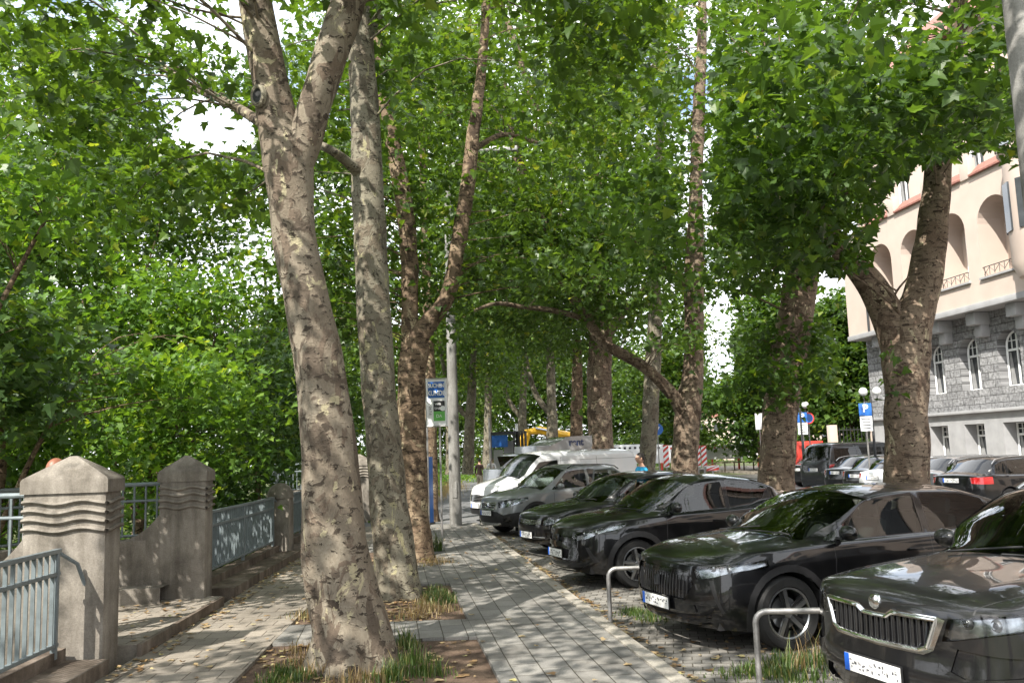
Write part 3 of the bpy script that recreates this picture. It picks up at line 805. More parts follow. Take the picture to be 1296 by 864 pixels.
SP['van']=dict(L=5.14,W=1.93,H=1.93,wr=.335,xf=.93,xr=4.13,cowl=.90,header=1.62,rhead=4.98,rbase=5.05,cf=.50,nf=2.5,cr=.25,nr=5,paint=M['paint_white'],gc=.2,tumble=.12,
 roof=[(0,.98),(.15,1.05),(.55,1.16),(.90,1.25),(1.25,1.60),(1.62,1.85),(2.2,1.925),(4.5,1.92),(4.98,1.88),(5.05,1.7),(5.14,1.25)],
 belt=[(0,.96),(.7,1.07),(1.2,1.16),(2.5,1.17),(4.5,1.17),(5.14,1.15)],
 nose=[(.2,.09),(.35,.01),(.5,.0),(.75,.03),(.96,.08)],tailp=[(.3,.0),(.8,0),(1.2,.02)],
 windows=[[(1.25,1.19),(1.68,1.62),(2.28,1.66),(2.28,1.20)]],
 seams=[((1.15,.3),(1.15,1.1)),((2.38,.3),(2.38,1.8)),((3.6,.3),(3.6,1.8)),((2.38,1.72),(5.0,1.72))],handles=[(2.15,1.02),(2.55,1.02)],seat=[1.9],fplate=.50,hmat=M['trim'],
 frontpan=[(mirror_poly([(0,.82),(.52,.80),(.48,.62),(0,.60)]),GRL),([(.56,.80),(.84,.95),(.87,.80),(.70,.66),(.56,.64)],HL),(mirror_poly([(0,.44),(.85,.44),(.9,.24),(0,.24)]),CLAD)],
 rim='small')
SP['minibus']=dict(L=4.90,W=1.90,H=1.97,wr=.345,xf=.90,xr=3.90,cowl=.90,header=1.55,rhead=4.55,rbase=4.80,cf=.45,nf=2.8,cr=.22,nr=6,paint=M['paint_dgrey'],gc=.2,tumble=.14,
 roof=[(0,1.0),(.15,1.07),(.55,1.17),(.90,1.25),(1.2,1.6),(1.55,1.87),(2.2,1.965),(4.2,1.965),(4.62,1.92),(4.82,1.35),(4.90,1.14)],
 belt=[(0,.98),(.7,1.07),(1.2,1.12),(2.5,1.13),(4.2,1.13),(4.9,1.12)],
 nose=[(.2,.08),(.35,.0),(.5,.0),(.75,.03),(.98,.07)],tailp=[(.3,.0),(.8,0),(1.2,.02)],tint=True,
 windows=[[(1.22,1.16),(1.65,1.68),(2.15,1.72),(2.15,1.17)],[(2.25,1.17),(2.25,1.73),(3.35,1.74),(3.35,1.17)],[(3.45,1.17),(3.45,1.74),(4.5,1.70),(4.55,1.2)]],
 seams=[((1.12,.3),(1.12,1.1)),((2.2,.3),(2.2,1.8)),((3.4,.3),(3.4,1.8))],handles=[(2.05,1.0)],seat=[1.8,2.9],rplate=.92,hmat=M['paint_dgrey'],
 rearpan=[([(.86,1.25),(.97,1.25),(.97,.85),(.86,.85)],TL),(mirror_poly([(0,.52),(.93,.52),(.93,.40),(0,.40)]),CLAD),(mirror_poly([(0,1.86),(.70,1.83),(.78,1.28),(0,1.28)]),REARG)],rim='small')
SP['hatch']=dict(SP['wagon'],L=4.3,xr=3.5,rhead=3.55,rbase=4.02,rails=None,
 roof=[(0,.76),(.15,.82),(.6,.91),(1.12,.985),(1.55,1.22),(1.98,1.39),(2.5,1.46),(3.2,1.44),(3.55,1.38),(4.02,1.06),(4.30,.98)],
 belt=[(0,.745),(.9,.86),(1.5,.92),(3,.955),(3.8,.98),(4.3,.97)],
 windows=[[(1.48,.955),(2.05,1.32),(2.62,1.35),(2.62,.975)],[(2.70,.98),(2.70,1.35),(3.3,1.31),(3.4,.99)]])
# ------------------------------------------------------------ setting
def sheet(name,polys,z,mat,thick=0,uvrot=0,kind='structure'):
    b=MB()
    for p in polys:
        if thick: b.prism(p,z-thick,z)
        else: b.bm.faces.new([b.bm.verts.new((x,y,z)) for x,y in p])
    return tag(b.build(name,mat,None,False),kind=kind)
KX=lambda y:2.42-.145*y           # kerb line
LX=lambda y:-3.36-.052*y          # ledge front line
# terrain as one sheet with a river bank drop on the left
xs=np.concatenate([np.linspace(-300,-30,8),np.linspace(-24,-4,26),np.linspace(-3,400,12)]); ys=np.concatenate([np.linspace(-60,0,8),np.linspace(3,60,30),np.linspace(70,600,14)])
V=[];
for y in ys:
    for x in xs:
        e=LX(y)-1.0 if y<45 else -60
        if 24<y<45: e=LX(y)-1.0-(y-24)*.5
        d=min(1,max(0,(e-x)/3.5)); n=.12*math.sin(x*1.7+y*.9)*math.sin(y*1.3-x*.4) if d>.2 else 0
        V.append((x,y,-.13-2.6*d*d*(3-2*d)+n*d))
nx=len(xs); Fc=np.array([(j*nx+i,j*nx+i+1,(j+1)*nx+i+1,(j+1)*nx+i) for j in range(len(ys)-1) for i in range(nx-1)])
tag(np_mesh('ground',V,Fc,M['terrain'],smooth=True),kind='structure')
def strip(xa,xb,y0,y1,n=8):
    l=[(xa(y0+(y1-y0)*i/n),y0+(y1-y0)*i/n) for i in range(n+1)]; r=[(xb(y0+(y1-y0)*i/n),y0+(y1-y0)*i/n) for i in range(n+1)]
    return l+r[::-1]
PL=lambda y:-2.02-.062*y   # left path / soil edge
PR=lambda y:.93-.148*y     # soil / right walk edge
# soil (tree pits) sheet lies under pavers which are thin slabs
S_END=24.6
sheet('soil_strip',[[(PL(1)-.1,1),(PR(1)+.1,1),(PR(S_END)+.1,S_END),(PL(S_END)-.1,S_END)]],-.035,M['soil'],.06)
sheet('left_pavement',[strip(LX,PL,1,S_END)],0,M['paver_left'],.11)
sheet('right_pavement',[strip(PR,lambda y:KX(y)-.165,1,S_END)],.002,M['paver'],.11)
bands=[(9.45,10.45),(13.35,15.9),(18.2,S_END)]
sheet('paved_band',[[(PL(a)+.002,a),(PR(a)-.002,a),(PR(b)-.002,b),(PL(b)+.002,b)] for a,b in bands],-.002,M['paver'],.03)
# kerb of stone blocks
kb=MB(); y=1.0; r0=random.Random(3)
while y<S_END:
    y1=min(y+.95,S_END); a=Vector((KX(y)-.08,y,0)); b_=Vector((KX(y1)-.08,y1,0)); c=(a+b_)/2; d=b_-a
    kb.box((c.x,c.y,-.045+r0.uniform(-.004,.004)),(.15,d.length-.008,.12),Matrix.Rotation(math.atan2(-d.x,d.y),3,'Z'),bev=.012); y=y1
tag(kb.build('kerb',M['kerb']),kind='structure')
# tree pit kerbs (thin)
# parking bays and roadway
RZ=ROADZ
sheet('parking_area',[[(KX(0)-.05,0),(KX(0)+5.6,0),(KX(60)+5.6,60),(KX(60)-.05+1.2,60),(KX(30)+1.3,30),(KX(27)+.1,27)]],RZ+.004,M['cobble'])
sheet('road',[[(KX(-20)+5.3,-20),(14.2,-20),(14.2,30),(13.6,60),(12,95),(-10,160),(-60,260),(-90,255),(-25,150),(-6.5,95),(KX(60)+5.3,60)]],RZ,M['asphalt'])
sheet('side_street',[[(-5.2,24.62),(KX(24.6)+.1,24.62),(KX(40)+1.6,40),(2.2,70),(-3.8,70),(-4.8,45),(-9,38),(-9,34),(-4.9,33)]],-.062,M['asphalt'],.05)
sheet('opposite_bays',[[(14.2,-10),(19.0,-10),(19.0,60),(14.0,60)]],RZ+.004,M['cobble'])
sheet('far_pavement',[[(17.6,-10),(40,-10),(30,60),(13.2,95),(12.2,95),(16.2,60)]],.02,M['paver_left'],.15)
# lane marks
lm=MB()
for i in range(16):
    y=46+i*3.2; x=11.5-.10*y*0+(-.06*(y-46)); lm.box((x-1.8,y,RZ+.005),(.14,1.3,.002),Matrix.Rotation(.1,3,'Z'))
tag(lm.build('lane_marking',M['white_line'],None,False),kind='structure')
q=gr(938,574,RZ); ar=MB(); ar.bm.faces.new([ar.bm.verts.new((q.x+dx,q.y+dy,RZ+.006)) for dx,dy in ((-.1,-2),(.1,-2),(.1,1),(.5,1),(0,3.5),(-.5,1),(-.1,1))])
tag(ar.build('lane_arrow',M['white_line'],None,False),kind='structure')
# ledge along railing
def ledge(y0,y1):
    b=MB(); n=max(1,int((y1-y0)/1.6))
    for i in range(n):
        a=y0+(y1-y0)*i/n; c=y0+(y1-y0)*(i+1)/n
        b.prism([(LX(a)-.62,a+.004),(LX(a),a+.004),(LX(c),c-.004),(LX(c)-.62,c-.004)],-.1,.13)
    for s in (1,):
        b.prism([(LX(y0)-.62,y0),(LX(y0)-.40,y0),(LX(y1)-.40,y1),(LX(y1)-.62,y1)],.128,.24)
    return b
P1=Vector((-4.29,8.60,0)); P2=Vector((-4.52,12.17,0))
for i,(a,b_) in enumerate([(2,8.35),(12.68,17.55),(17.75,27.0),(31.5,44)]):
    o=ledge(a,b_).build('retaining_ledge',M['concrete_ledge'],None,True)
    tag(o,['low stained stone ledge under the nearest railing','low stained stone ledge between right wave pillar and domed post','low stained stone ledge behind the two front trunks beyond the domed post','far stone ledge beyond the distant balcony'][i],'ledge',None)
def railing(p0,p1,h0,h1,label,brace=True,n=None,zb=.24,group='blue grey railings along the river wall'):
    p0=Vector(p0);p1=Vector(p1);L=(p1-p0).length;d=(p1-p0)/L
    r=thing('railing',label,'railing',(p0.x,p0.y,0),0,group); o=Vector((p0.x,p0.y,0)); a=p0-o;c=p1-o
    zt=h1; yaw=math.atan2(d.y,d.x)
    for nm,z,s in (('top_rail',zt,(.055,.04)),('middle_rail',zt-.2,(.045,.035)),('bottom_rail',h0,(.045,.035))):
        b=MB(); m=(a+c)/2+Vector((0,0,z)); b.box(m,(L,s[0],s[1]),Matrix.Rotation(yaw,3,'Z'),bev=.005); b.build(nm,M['rail_blue'],r)
    n=int(L/.115); b=MB()
    for i in range(1,n):
        q=a+d*L*i/n; b.box((q.x,q.y,(h0+zt)/2),(.012,.035,zt-h0-.02),Matrix.Rotation(yaw,3,'Z'))
    b.build('balusters',M['rail_blue'],r,False)
    for i in range(int(L/2.0)+1):
        q=a+d*(.05+(L-.1)*i/max(1,int(L/2.0))); b=MB(); b.box((q.x,q.y,(h0-.12+zt)/2),(.045,.05,zt-h0+.12),Matrix.Rotation(yaw,3,'Z'),bev=.004); b.build('post',M['rail_blue'],r)
    if brace:
        b=MB(); e=c+Vector((0,0,zt-.02)); b.tube([e,e+d*.16+Vector((.1,0,-.12)),e+d*.28+Vector((.16,0,-.42))],.018,6); b.build('brace',M['rail_blue'],r)
    return r
railing((LX(4)-.42,4,0),(LX(8.2)-.42,8.2,0),.30,1.13,'nearest blue grey railing ending at the left wave pillar')
railing((LX(12.8)-.5,12.8,0),(LX(17.4)-.5,17.4,0),.33,1.16,'blue grey railing between the right wave pillar and the domed post')
railing((LX(17.9)-.5,17.9,0),(LX(26.8)-.5,26.8,0),.33,1.16,'blue grey railing running behind the two front tree trunks',True)
# wave pillars
def pillar(loc,w,dp,label,flip=1):
    t=thing('wave_pillar',label,'pillar',loc,R_(2)); hs=1.66
    b=MB(); b.box((0,0,hs/2-.05),(w,dp,hs+.1),bev=.03); b.build('shaft',M['concrete'],t)
    c=MB(); W2=w/2+.02;D2=dp/2+.02
    lo=[(-W2,-D2),(W2,-D2),(W2,D2),(-W2,D2)]
    c.grid([[(x,y,hs-.02) for x,y in lo],[(x,y,hs+.10) for x,y in lo],[(x*.96,y*.96,hs+.125) for x,y in lo],[(x*.08,y*.08,hs+.33) for x,y in lo]],closed=True)
    c.bm.faces.new([c.bm.verts.new((x*.08,y*.08,hs+.33)) for x,y in lo]); c.build('cap',M['concrete'],t,True,30)
    for k in range(4):
        z=hs-.12-k*.085; rows=[]
        # wavy band all round (front and sides)
        wv=MB(); N=36; pts=[]
        for i in range(N+1): pts.append((-w/2+w*i/N,-dp/2,z+.016*math.sin(2*PI*i/N*1.6+.6)))
        prof=[(0,.034),(-.022,.028),(-.032,.012),(-.02,-.004),(0,-.012)]
        wv.grid([[(p[0],p[1]+a,p[2]+h) for a,h in prof] for p in pts])
        pts=[(w/2,-dp/2+dp*i/12,z+.016*math.sin(2*PI*1.6+.6+i*.35)) for i in range(13)]
        wv.grid([[(p[0]-a,p[1],p[2]+h) for a,h in prof] for p in pts])
        wv.build('wave_moulding',M['concrete'],t)
    # sweeping flare towards the left
    f=MB(); N=14; top=[];dd=dp/2-.004
    for i in range(N+1):
        q=i/N; x=-w/2-.62*q+.01; z=.88+(1.22-.88)*(1-q)**2.4; top.append((x,z))
    for sy in (-1,1):
        f.grid([[(x,sy*dd,-.1),(x,sy*dd,z)] for x,z in top])
    f.grid([[(x,-dd,z),(x,dd,z)] for x,z in top])
    f.build('flared_shoulder',M['concrete'],t)
    return t
pillar(P1,.78,.36,'left stone pillar with wave mouldings and pyramid cap, nearest the camera')
pillar(P2,.62,.34,'right stone pillar with wave mouldings, at the far end of the curved niche')
def arc_pts(cx,cy,rx,ry,a0,a1,n): return [(cx-rx*math.cos(a),cy+ry*math.sin(a)) for a in [a0+(a1-a0)*i/n for i in range(n+1)]]
def balcony(cx,cy,rx,ry,label,zt=.88):
    t=thing('curved_parapet',label,'parapet',(cx,cy,0))
    o=arc_pts(0,0,rx,ry,-1.45,1.45,28); i_=arc_pts(0,0,rx-.26,ry-.26,-1.45,1.45,28)
    b=MB(); rows=[]
    for (ox,oy),(ix,iy) in zip(o,i_): rows.append([(ix,iy,-.1),(ix,iy,zt),(ox,oy,zt),(ox,oy,-1.6)])
    b.grid(rows,closed=False); b.build('low_wall',M['concrete'],t)
    b=MB(); s_=arc_pts(0,0,rx-.26,ry-.26,-1.54,1.54,24); s2=arc_pts(0,0,rx-.85,ry-.62,-1.54,1.54,24)
    b.grid([[(ax,ay,.30),(bx,by,.30),(bx,by,.10)] for (ax,ay),(bx,by) in zip(s_,s2)]); b.build('curved_step',M['concrete'],t)
    return t
BC=Vector((-4.62,10.5,0))
balcony(BC.x,BC.y,2.1,1.78,'curved concrete niche wall with a low step between the two wave pillars')
def arc_rail(cx,cy,rx,ry,label,z0=.90,z1=1.62,skip=1.5):
    t=thing('balcony_railing',label,'railing',(cx,cy,0),0,'open railings on the curved parapets')
    A=arc_pts(0,0,rx-.13,ry-.13,-skip,skip,40)
    for nm,z,r in (('top_rail',z1,.028),('middle_rail',z1-.22,.018),('bottom_rail',z0+.04,.018)):
        MB().tube([(x,y,z) for x,y in A],r,8).build(nm,M['rail_blue'],t)
    b=MB()
    for x,y in A[1:-1]: b.box((x,y,(z0+z1)/2),(.022,.022,z1-z0-.04))
    b.build('balusters',M['rail_blue'],t,False)
    return t
arc_rail(BC.x,BC.y,2.1,1.78,'blue green open railing on the curved niche wall')
# niche floor (raised slabs)
nf=MB(); 
for i in range(4):
    y0=9.1+i*.76; nf.prism([(-5.9,y0+.004),(LX(y0)-.02,y0+.004),(LX(y0+.76)-.02,y0+.752),(-5.9,y0+.752)],-.12,.10+.001*i)
tag(nf.build('niche_floor',M['paver_left']),kind='structure')
for pre in ((9.03,11.98),):
    b=MB(); b.prism([(LX(pre[0]),pre[0]),(LX(pre[0])+.05,pre[0]),(LX(pre[1])+.05,pre[1]),(LX(pre[1]),pre[1])],-.05,.12); tag(b.build('niche_kerb',M['concrete_ledge']),kind='structure')
# domed post
t=thing('domed_post','short square concrete post with rounded top between two railings','post',(LX(17.6)-.42,17.65,0))
b=MB(); b.box((0,0,.52),(.44,.38,1.24),bev=.03); b.build('shaft',M['concrete'],t)
b=MB(); b.lathe([(.001,.30),(.1,.285),(.19,.22),(.25,.12),(.265,0),(.24,-.02),(.001,-.02)],20,'z',(0,0,1.14))
for v in b.bm.verts: v.co.y*=.86
b.build('domed_cap',M['concrete'],t)
# distant second balcony
arc_rail(-5.5,29,2.6,2.1,'distant open railing on the far curved parapet',.95,1.75,1.3)
tb=balcony(-5.5,29,2.6,2.1,'distant curved parapet wall beyond the front trunks',.95)
pillar(Vector((-4.85,27.4,0)),.8,.6,'distant wave pillar showing between the two front trunks')
# ------------------------------------------------------------ hoop barriers
def hoop(p,d,L,h,label):
    t=thing('hoop_barrier',label,'hoop barrier',(p[0],p[1],RZ),math.atan2(d[1],d[0]),'steel hoops between the parking bays')
    r=.09; pts=[(0,0,-.05),(0,0,h-r)]
    for k in range(1,6): a=PI/2*k/5; pts.append((r-r*math.cos(a),0,h-r+r*math.sin(a)))
    for k in range(0,6): a=PI/2*k/5; pts.append((L-r+r*math.sin(a),0,h-r+r*math.cos(a)))
    pts.append((L,0,-.05)); MB().tube(pts,.025,12).build('hoop',M['galv'],t)
    for x in (0,L): MB().lathe([(.07,0),(.07,.012),(.035,.016)],14,'z',(x,0,0)).build('foot_collar',M['galv'],t)
hoop((1.0,10.2),(1,.06),1.5,.64,'galvanised hoop in front of the black crossover with bladed wheels')
hoop((1.92,7.45),(1,-.1),1.5,.62,'rust streaked galvanised hoop beside the nearest SUV')
# ------------------------------------------------------------ lamp post and signs
q=gr(577,665); t=thing('lamp_post','tall tapered grey concrete lamp post at the end of the pavement','lamp post',(q.x,q.y,0))
MB().lathe([(.165,0),(.16,1),(.13,5),(.10,9.5),(.001,9.52)],20,'z').build('shaft',M['post_concrete'],t)
MB().tube([(0,0,9.3),(.1,0,9.9),(.7,0,10.3),(1.3,0,10.35)],.045,8).build('arm',M['post_concrete'],t)
MB().box((1.6,0,10.33),(.8,.26,.14),bev=.04).build('lantern',M['galv'],t)
MB().box((.0,-.163,.95),(.12,.02,.42),bev=.01).build('service_door',M['post_concrete'],t)
# near concrete pole at the right edge (tall, standing at the kerb)
pb=at(1316,250,6.6)
t=thing('concrete_pole','pale concrete pole cut by the right edge of the photo','pole',(pb.x+.02,6.6,RZ))
MB().lathe([(.15,0),(.14,2),(.12,7),(.001,7.01)],24,'z').build('shaft',M['post_concrete'],t)
# poster sign
c=at(552.5,509,18.5); t=thing('poster_sign','framed advertising sign on thin posts, blue above and green below','sign',(c.x,c.y,0),R_(-4))
z=c.z; w,h=.42,1.0
b=MB()
for pts in ([(-w/2,0,z-h/2),(-w/2,0,z+h/2),(w/2,0,z+h/2),(w/2,0,z-h/2),(-w/2,0,z-h/2)],): b.tube(pts,.022,8)
b.build('frame',M['steel'],t)
for x in (-w/2-.01,w/2-.16): MB().tube([(x,.03,0),(x,.03,z+h/2-.02)],.022,8).build('post',M['galv'],t)
MB().box((0,0,z),(w-.03,.03,h-.03)).build('panel',M['white'],t,False)
MB().box((0,-.018,z+.265),(w-.07,.006,.34)).build('blue_field',M['blue'],t,False)
MB().box((.055,-.018,z-.08),(w-.18,.006,.22)).build('dark_field',M['black'],t,False)
MB().box((.055,-.018,z-.29),(w-.18,.006,.20)).build('green_field',M['green'],t,False)
MB().lathe([(.001,-.024),(.055,-.024),(.055,-.018)],20,'y',(.135,0,z-.13)).build('oval',M['white'],t)
def text(s,parent,loc,size,mat,rot=(PI/2,0,0),ext=.002,name='lettering',sx=1,bold=0):
    cu=bpy.data.curves.new(name,'FONT'); cu.body=s; cu.size=size; cu.align_x='CENTER'; cu.align_y='CENTER'; cu.extrude=ext; cu.offset=bold
    o=bpy.data.objects.new(name,cu); COL.objects.link(o); dg=bpy.context.evaluated_depsgraph_get()
    me=bpy.data.meshes.new_from_object(o.evaluated_get(dg)); bpy.data.objects.remove(o)
    o=link(name,me,parent); me.materials.clear(); me.materials.append(mat); o.location=loc; o.rotation_euler=rot; o.scale=(sx,1,1); return o
text('SUCHEN',t,(0,-.026,z+.35),.12,M['white'],sx=.72,bold=.004); text('KUNDE',t,(0,-.026,z+.19),.14,M['white'],sx=.8,bold=.004)
text('24-7-S',t,(-.135,-.022,z-.17),.07,M['black'],rot=(PI/2,PI/2,0)); text('WIR',t,(.03,-.024,z-.04),.07,M['white']); text('SIND',t,(.03,-.024,z-.13),.07,M['white']); text('DA',t,(.05,-.024,z-.29),.09,M['white'])
# blue steel stele next to it
c=gr(541,664); 
t=thing('blue_stele','narrow blue steel panel seen edge on behind the dark trunk','panel',(c.x,c.y,0),R_(62))
MB().box((0,0,.92),(.5,.10,1.84),bev=.01).build('panel',M['blue'],t); MB().box((0,0,.03),(.56,.16,.06)).build('base',M['dark_metal'],t)
# ------------------------------------------------------------ leaves
def leaf_shape(kind):
    if kind=='near':   # five lobed plane leaf, folded along the midrib
        o=[(0,0),(.14,.02),(.45,.03),(.33,.21),(.52,.46),(.27,.45),(.20,.66),(0,1.0)]
    elif kind=='mid': o=[(0,0),(.42,.05),(.44,.45),(.2,.5),(0,1.0)]
    else: o=[(0,0),(.42,.38),(0,1.0)]
    n=len(o); V=[(0,.0,0)]+[(x,y,.22*x-.12*y*y) for x,y in o[1:-1]]+[(0,1.0,-.14)]+[(-x,y,.22*x-.12*y*y) for x,y in o[1:-1][::-1]]
    m=len(V); V=np.array(V,float); V=np.vstack([V,[[0,.42,-.03]]])
    if kind=='far':
        return np.array([(0,0,0),(.42,.42,.08),(0,1,-.12),(-.42,.42,.08)],float),np.array([(0,1,2),(0,2,3)])
    Fc=np.array([(m,i,(i+1)%m) for i in range(m)]); return V,Fc
LS={k:leaf_shape(k) for k in('near','mid','far')}
def leaves(pos,nrm_tilt,size,kind,rnd,flat=.55):
    """instance leaf templates at pos -> verts,faces,attr"""
    V,Fc=LS[kind]; n=len(pos)
    az=rng.uniform(0,2*PI,n); tl=rng.normal(0,nrm_tilt,n); pt=rng.normal(.35,.45,n); sc=size*rng.uniform(.45,1.35,n)
    ca,sa=np.cos(az),np.sin(az); cx,sx=np.cos(tl),np.sin(tl); cp,sp_=np.cos(-pt),np.sin(-pt)
    X=V[:,0][None,:]*sc[:,None];Y=V[:,1][None,:]*sc[:,None];Z=V[:,2][None,:]*sc[:,None]
    # roll about Y
    X1=X*cx[:,None]+Z*sx[:,None];Z1=-X*sx[:,None]+Z*cx[:,None]
    # pitch about X (tip droops)
    Y2=Y*cp[:,None]-Z1*sp_[:,None];Z2=Y*sp_[:,None]+Z1*cp[:,None]
    X3=X1*ca[:,None]-Y2*sa[:,None];Y3=X1*sa[:,None]+Y2*ca[:,None]
    P=np.stack([X3+pos[:,0:1],Y3+pos[:,1:2],Z2+pos[:,2:3]],2).reshape(-1,3)
    m=len(V); Fa=(Fc[None,:,:]+(np.arange(n)*m)[:,None,None]).reshape(-1,3)
    return P,Fa,np.repeat(rnd,m)
def inpoly_np(P,poly):
    x,y=P[:,0],P[:,1];c=np.zeros(len(P),bool);n=len(poly);j=n-1
    for i in range(n):
        xi,yi=poly[i];xj,yj=poly[j]
        with np.errstate(divide='ignore',invalid='ignore'):
            c^=((yi>y)!=(yj>y))&(x<(xj-xi)*(y-yi)/((yj-yi) if yj!=yi else 1e-9)+xi)
        j=i
    return c
# where crowns leave openings: (outline, nearest depth, farthest depth, chance of keeping)
OPEN=[([(1128,232),(1170,205),(1225,190),(1262,190),(1300,215),(1300,640),(1180,640),(1170,560),(1125,420),(1108,430),(1100,300)],0,30,.0),
 ([(1060,350),(1130,350),(1120,430),(1090,640),(1060,640)],0,30,.05),([(1100,530),(1300,530),(1300,640),(1100,640)],0,30,.0),
 ([(840,420),(900,400),(960,380),(1040,350),(1090,345),(1090,450),(1110,640),(700,640),(700,560),(800,450)],0,16,.0),
 ([(560,575),(1300,560),(1300,900),(560,900)],0,60,.0),
 ([(330,0),(345,0),(350,200),(372,320),(395,430),(372,640),(380,860),(600,900),(560,640),(500,560),(505,440),(492,300),(500,60),(470,0)],0,12.3,.0),
 ([(290,0),(480,0),(420,190),(440,420),(500,860),(380,860),(340,330),(300,80)],0,9.4,.0),
 ([(340,250),(620,180),(640,620),(340,620)],0,14.5,.05),
 ([(205,138),(255,120),(320,150),(325,185),(262,200),(215,178)],0,400,.03),
 ([(168,88),(200,80),(215,125),(180,120)],0,400,.15),
 ([(262,40),(318,30),(322,60),(270,66)],0,400,.3),
 ([(893,380),(925,365),(930,470),(905,488),(890,450)],0,400,.12),
 ([(880,500),(905,490),(960,600),(880,600)],0,60,.05),
 ([(640,0),(700,0),(705,170),(660,240),(640,200)],0,31.5,.45),
 ([(862,0),(902,0),(905,345),(860,345)],0,23.4,.15),
 ([(550,0),(650,0),(650,330),(530,440),(500,420)],0,16.6,.10),
 ([(585,372),(700,368),(765,415),(875,505),(850,545),(735,435),(585,412)],0,21.9,.12),
 ([(600,440),(900,440),(900,560),(600,560)],0,26,.15),
 ([(560,560),(700,540),(900,545),(900,640),(560,640)],0,45,.0),
 ([(-400,570),(330,600),(330,900),(-400,900)],0,12.5,.0),
]
def keep(P,jit=14):
    q=proj(P); q=q+rng.normal(0,jit,q.shape); k=np.ones(len(P),bool); Y=P[:,1]
    for poly,y0,y1,pr in OPEN:
        m=inpoly_np(q,poly)&(Y>=y0)&(Y<=y1)
        k&=~(m&(rng.uniform(0,1,len(P))>pr))
    return k
DENS=1.3
def clusters(blobs):
    C=[]
    for c,r,n in blobs:
        n=int(n*DENS)
        d=rng.normal(0,1,(n,3)); d/=np.linalg.norm(d,axis=1)[:,None]
        rad=rng.uniform(0,1,(n,1))**(1/2.2)
        C.append(np.array(c)+d*rad*np.array(r))
    return np.vstack(C)
def crown_mesh(name,parent,C,per,spread,size,kind,mat,origin,dens_noise=True):
    """C: cluster centres (world)."""
    n=len(C)
    per=per*1.15; size=size*(.88 if kind!='far' else .9); cnt=rng.integers(int(per*.6),int(per*1.4)+1,n)
    idx=np.repeat(np.arange(n),cnt); N=len(idx)
    dirs=rng.uniform(0,2*PI,n); el=rng.uniform(.6,1.5,n)
    u=rng.normal(0,1,(N,3))*spread*np.array([1,1,.33])
    # elongated sprays
    a=dirs[idx]; s=rng.normal(0,1,N)*spread*.9*el[idx]
    P=C[idx]+u*np.array([.75,.75,1])+np.stack([np.cos(a)*s,np.sin(a)*s,-.10*np.abs(s)],1)
    k=keep(P,3) ; P=P[k]; idx=idx[k]
    rnd=np.clip(rng.normal(.45,.2,len(P))+rng.normal(0,.12,n)[idx],0,1)
    V,Fc,A=leaves(P,.5,size,kind,rnd)
    V=V-np.array(origin)
    return np_mesh(name,V,Fc,mat,parent,A)
def twig_mesh(parent,C,limbs,origin,mat,maxn=160,r0=.018,name='branches'):
    """thin branches from nearest limb point out to leaf clusters"""
    pts=np.array([p for l in limbs for p in l]); b=MB()
    sel=rng.permutation(len(C))[:maxn]
    for i in sel:
        c=C[i]; d=pts-c; w=np.linalg.norm(d*np.array([1,1,1.0]),axis=1)+np.maximum(0,pts[:,2]-c[2]+.3)*1.2
        j=int(np.argmin(w)); s=pts[j]
        if np.linalg.norm(s-c)>3.4: continue
        L=np.linalg.norm(s-c); P=[]
        off=rng.normal(0,.07*L,3)
        for k in range(6):
            t=k/5; p=s*(1-t)+c*t+off*math.sin(PI*t)+np.array([0,0,.10*L*math.sin(PI*t)]); P.append(tuple(p-origin))
        P0=np.array(P)+origin
        if not keep(P0[3:5],0).all(): continue
        rr=min(r0*1.3,r0*(.5+L*.2)); b.tube(P,[rr*(1-.8*k/5) for k in range(6)],5,cap=False)
    return b.build(name,mat,parent,True,80)
def smooth_path(P,R,sub=6):
    P=[np.array(p,float) for p in P]; out=[];rad=[]
    n=len(P)
    for i in range(n-1):
        p0=P[max(i-1,0)];p1=P[i];p2=P[i+1];p3=P[min(i+2,n-1)]
        for k in range(sub):
            t=k/sub
            out.append(.5*((2*p1)+(-p0+p2)*t+(2*p0-5*p1+4*p2-p3)*t*t+(-p0+3*p1-3*p2+p3)*t**3)); rad.append(R[i]*(1-t)+R[i+1]*t)
    out.append(P[-1]);rad.append(R[-1]); return out,rad
def trunk_mesh(name,parent,paths,origin,mat,seg=28,lump=.05,base_flare=True,sub=7,rootn=0):
    """paths: list of (points, radii) in world; lumpy tapered tubes"""
    b=MB()
    for pi,(P,Rr) in enumerate(paths):
        P,Rr=smooth_path(P,Rr,sub); rings=[];up=None;ph=rng.uniform(0,6,8)
        pts=[Vector(p)-Vector(origin) for p in P]
        n=seg if pi==0 else max(8,int(seg*.7))
        acc=0
        for i,p in enumerate(pts):
            t=(pts[min(i+1,len(pts)-1)]-pts[max(i-1,0)]).normalized()
            if up is None: up=t.cross(Vector((0,1,0))).normalized()
            else: up=(up-t*up.dot(t)).normalized()
            w=t.cross(up); acc=p.z*1.0+p.x*.5; row=[]
            for k in range(n):
                a=2*PI*k/n
                m=1+lump*(math.sin(2*a+ph[0]+acc*1.1)+.6*math.sin(3*a+ph[1]-acc*2.3)+.5*math.sin(5*a+ph[2]+acc*4.1)+.35*math.sin(a+ph[3]+acc*7))
                m+=lump*.35*math.sin(acc*9+ph[4]+math.sin(a+ph[5])*2.2)
                if base_flare and pi==0 and p.z<.45:
                    fl=(1-max(0,p.z)/.45)**2; m+=fl*(.16+.13*math.sin(5*a+ph[6])+.07*math.sin(8*a+ph[7]))
                row.append(p+(up*math.cos(a)+w*math.sin(a))*Rr[i]*m)
            rings.append(row)
        V=b.grid(rings,0,True)
        try: b.bm.faces.new(V[-1])
        except Exception: pass
    return b.build(name,mat,parent,True,180)
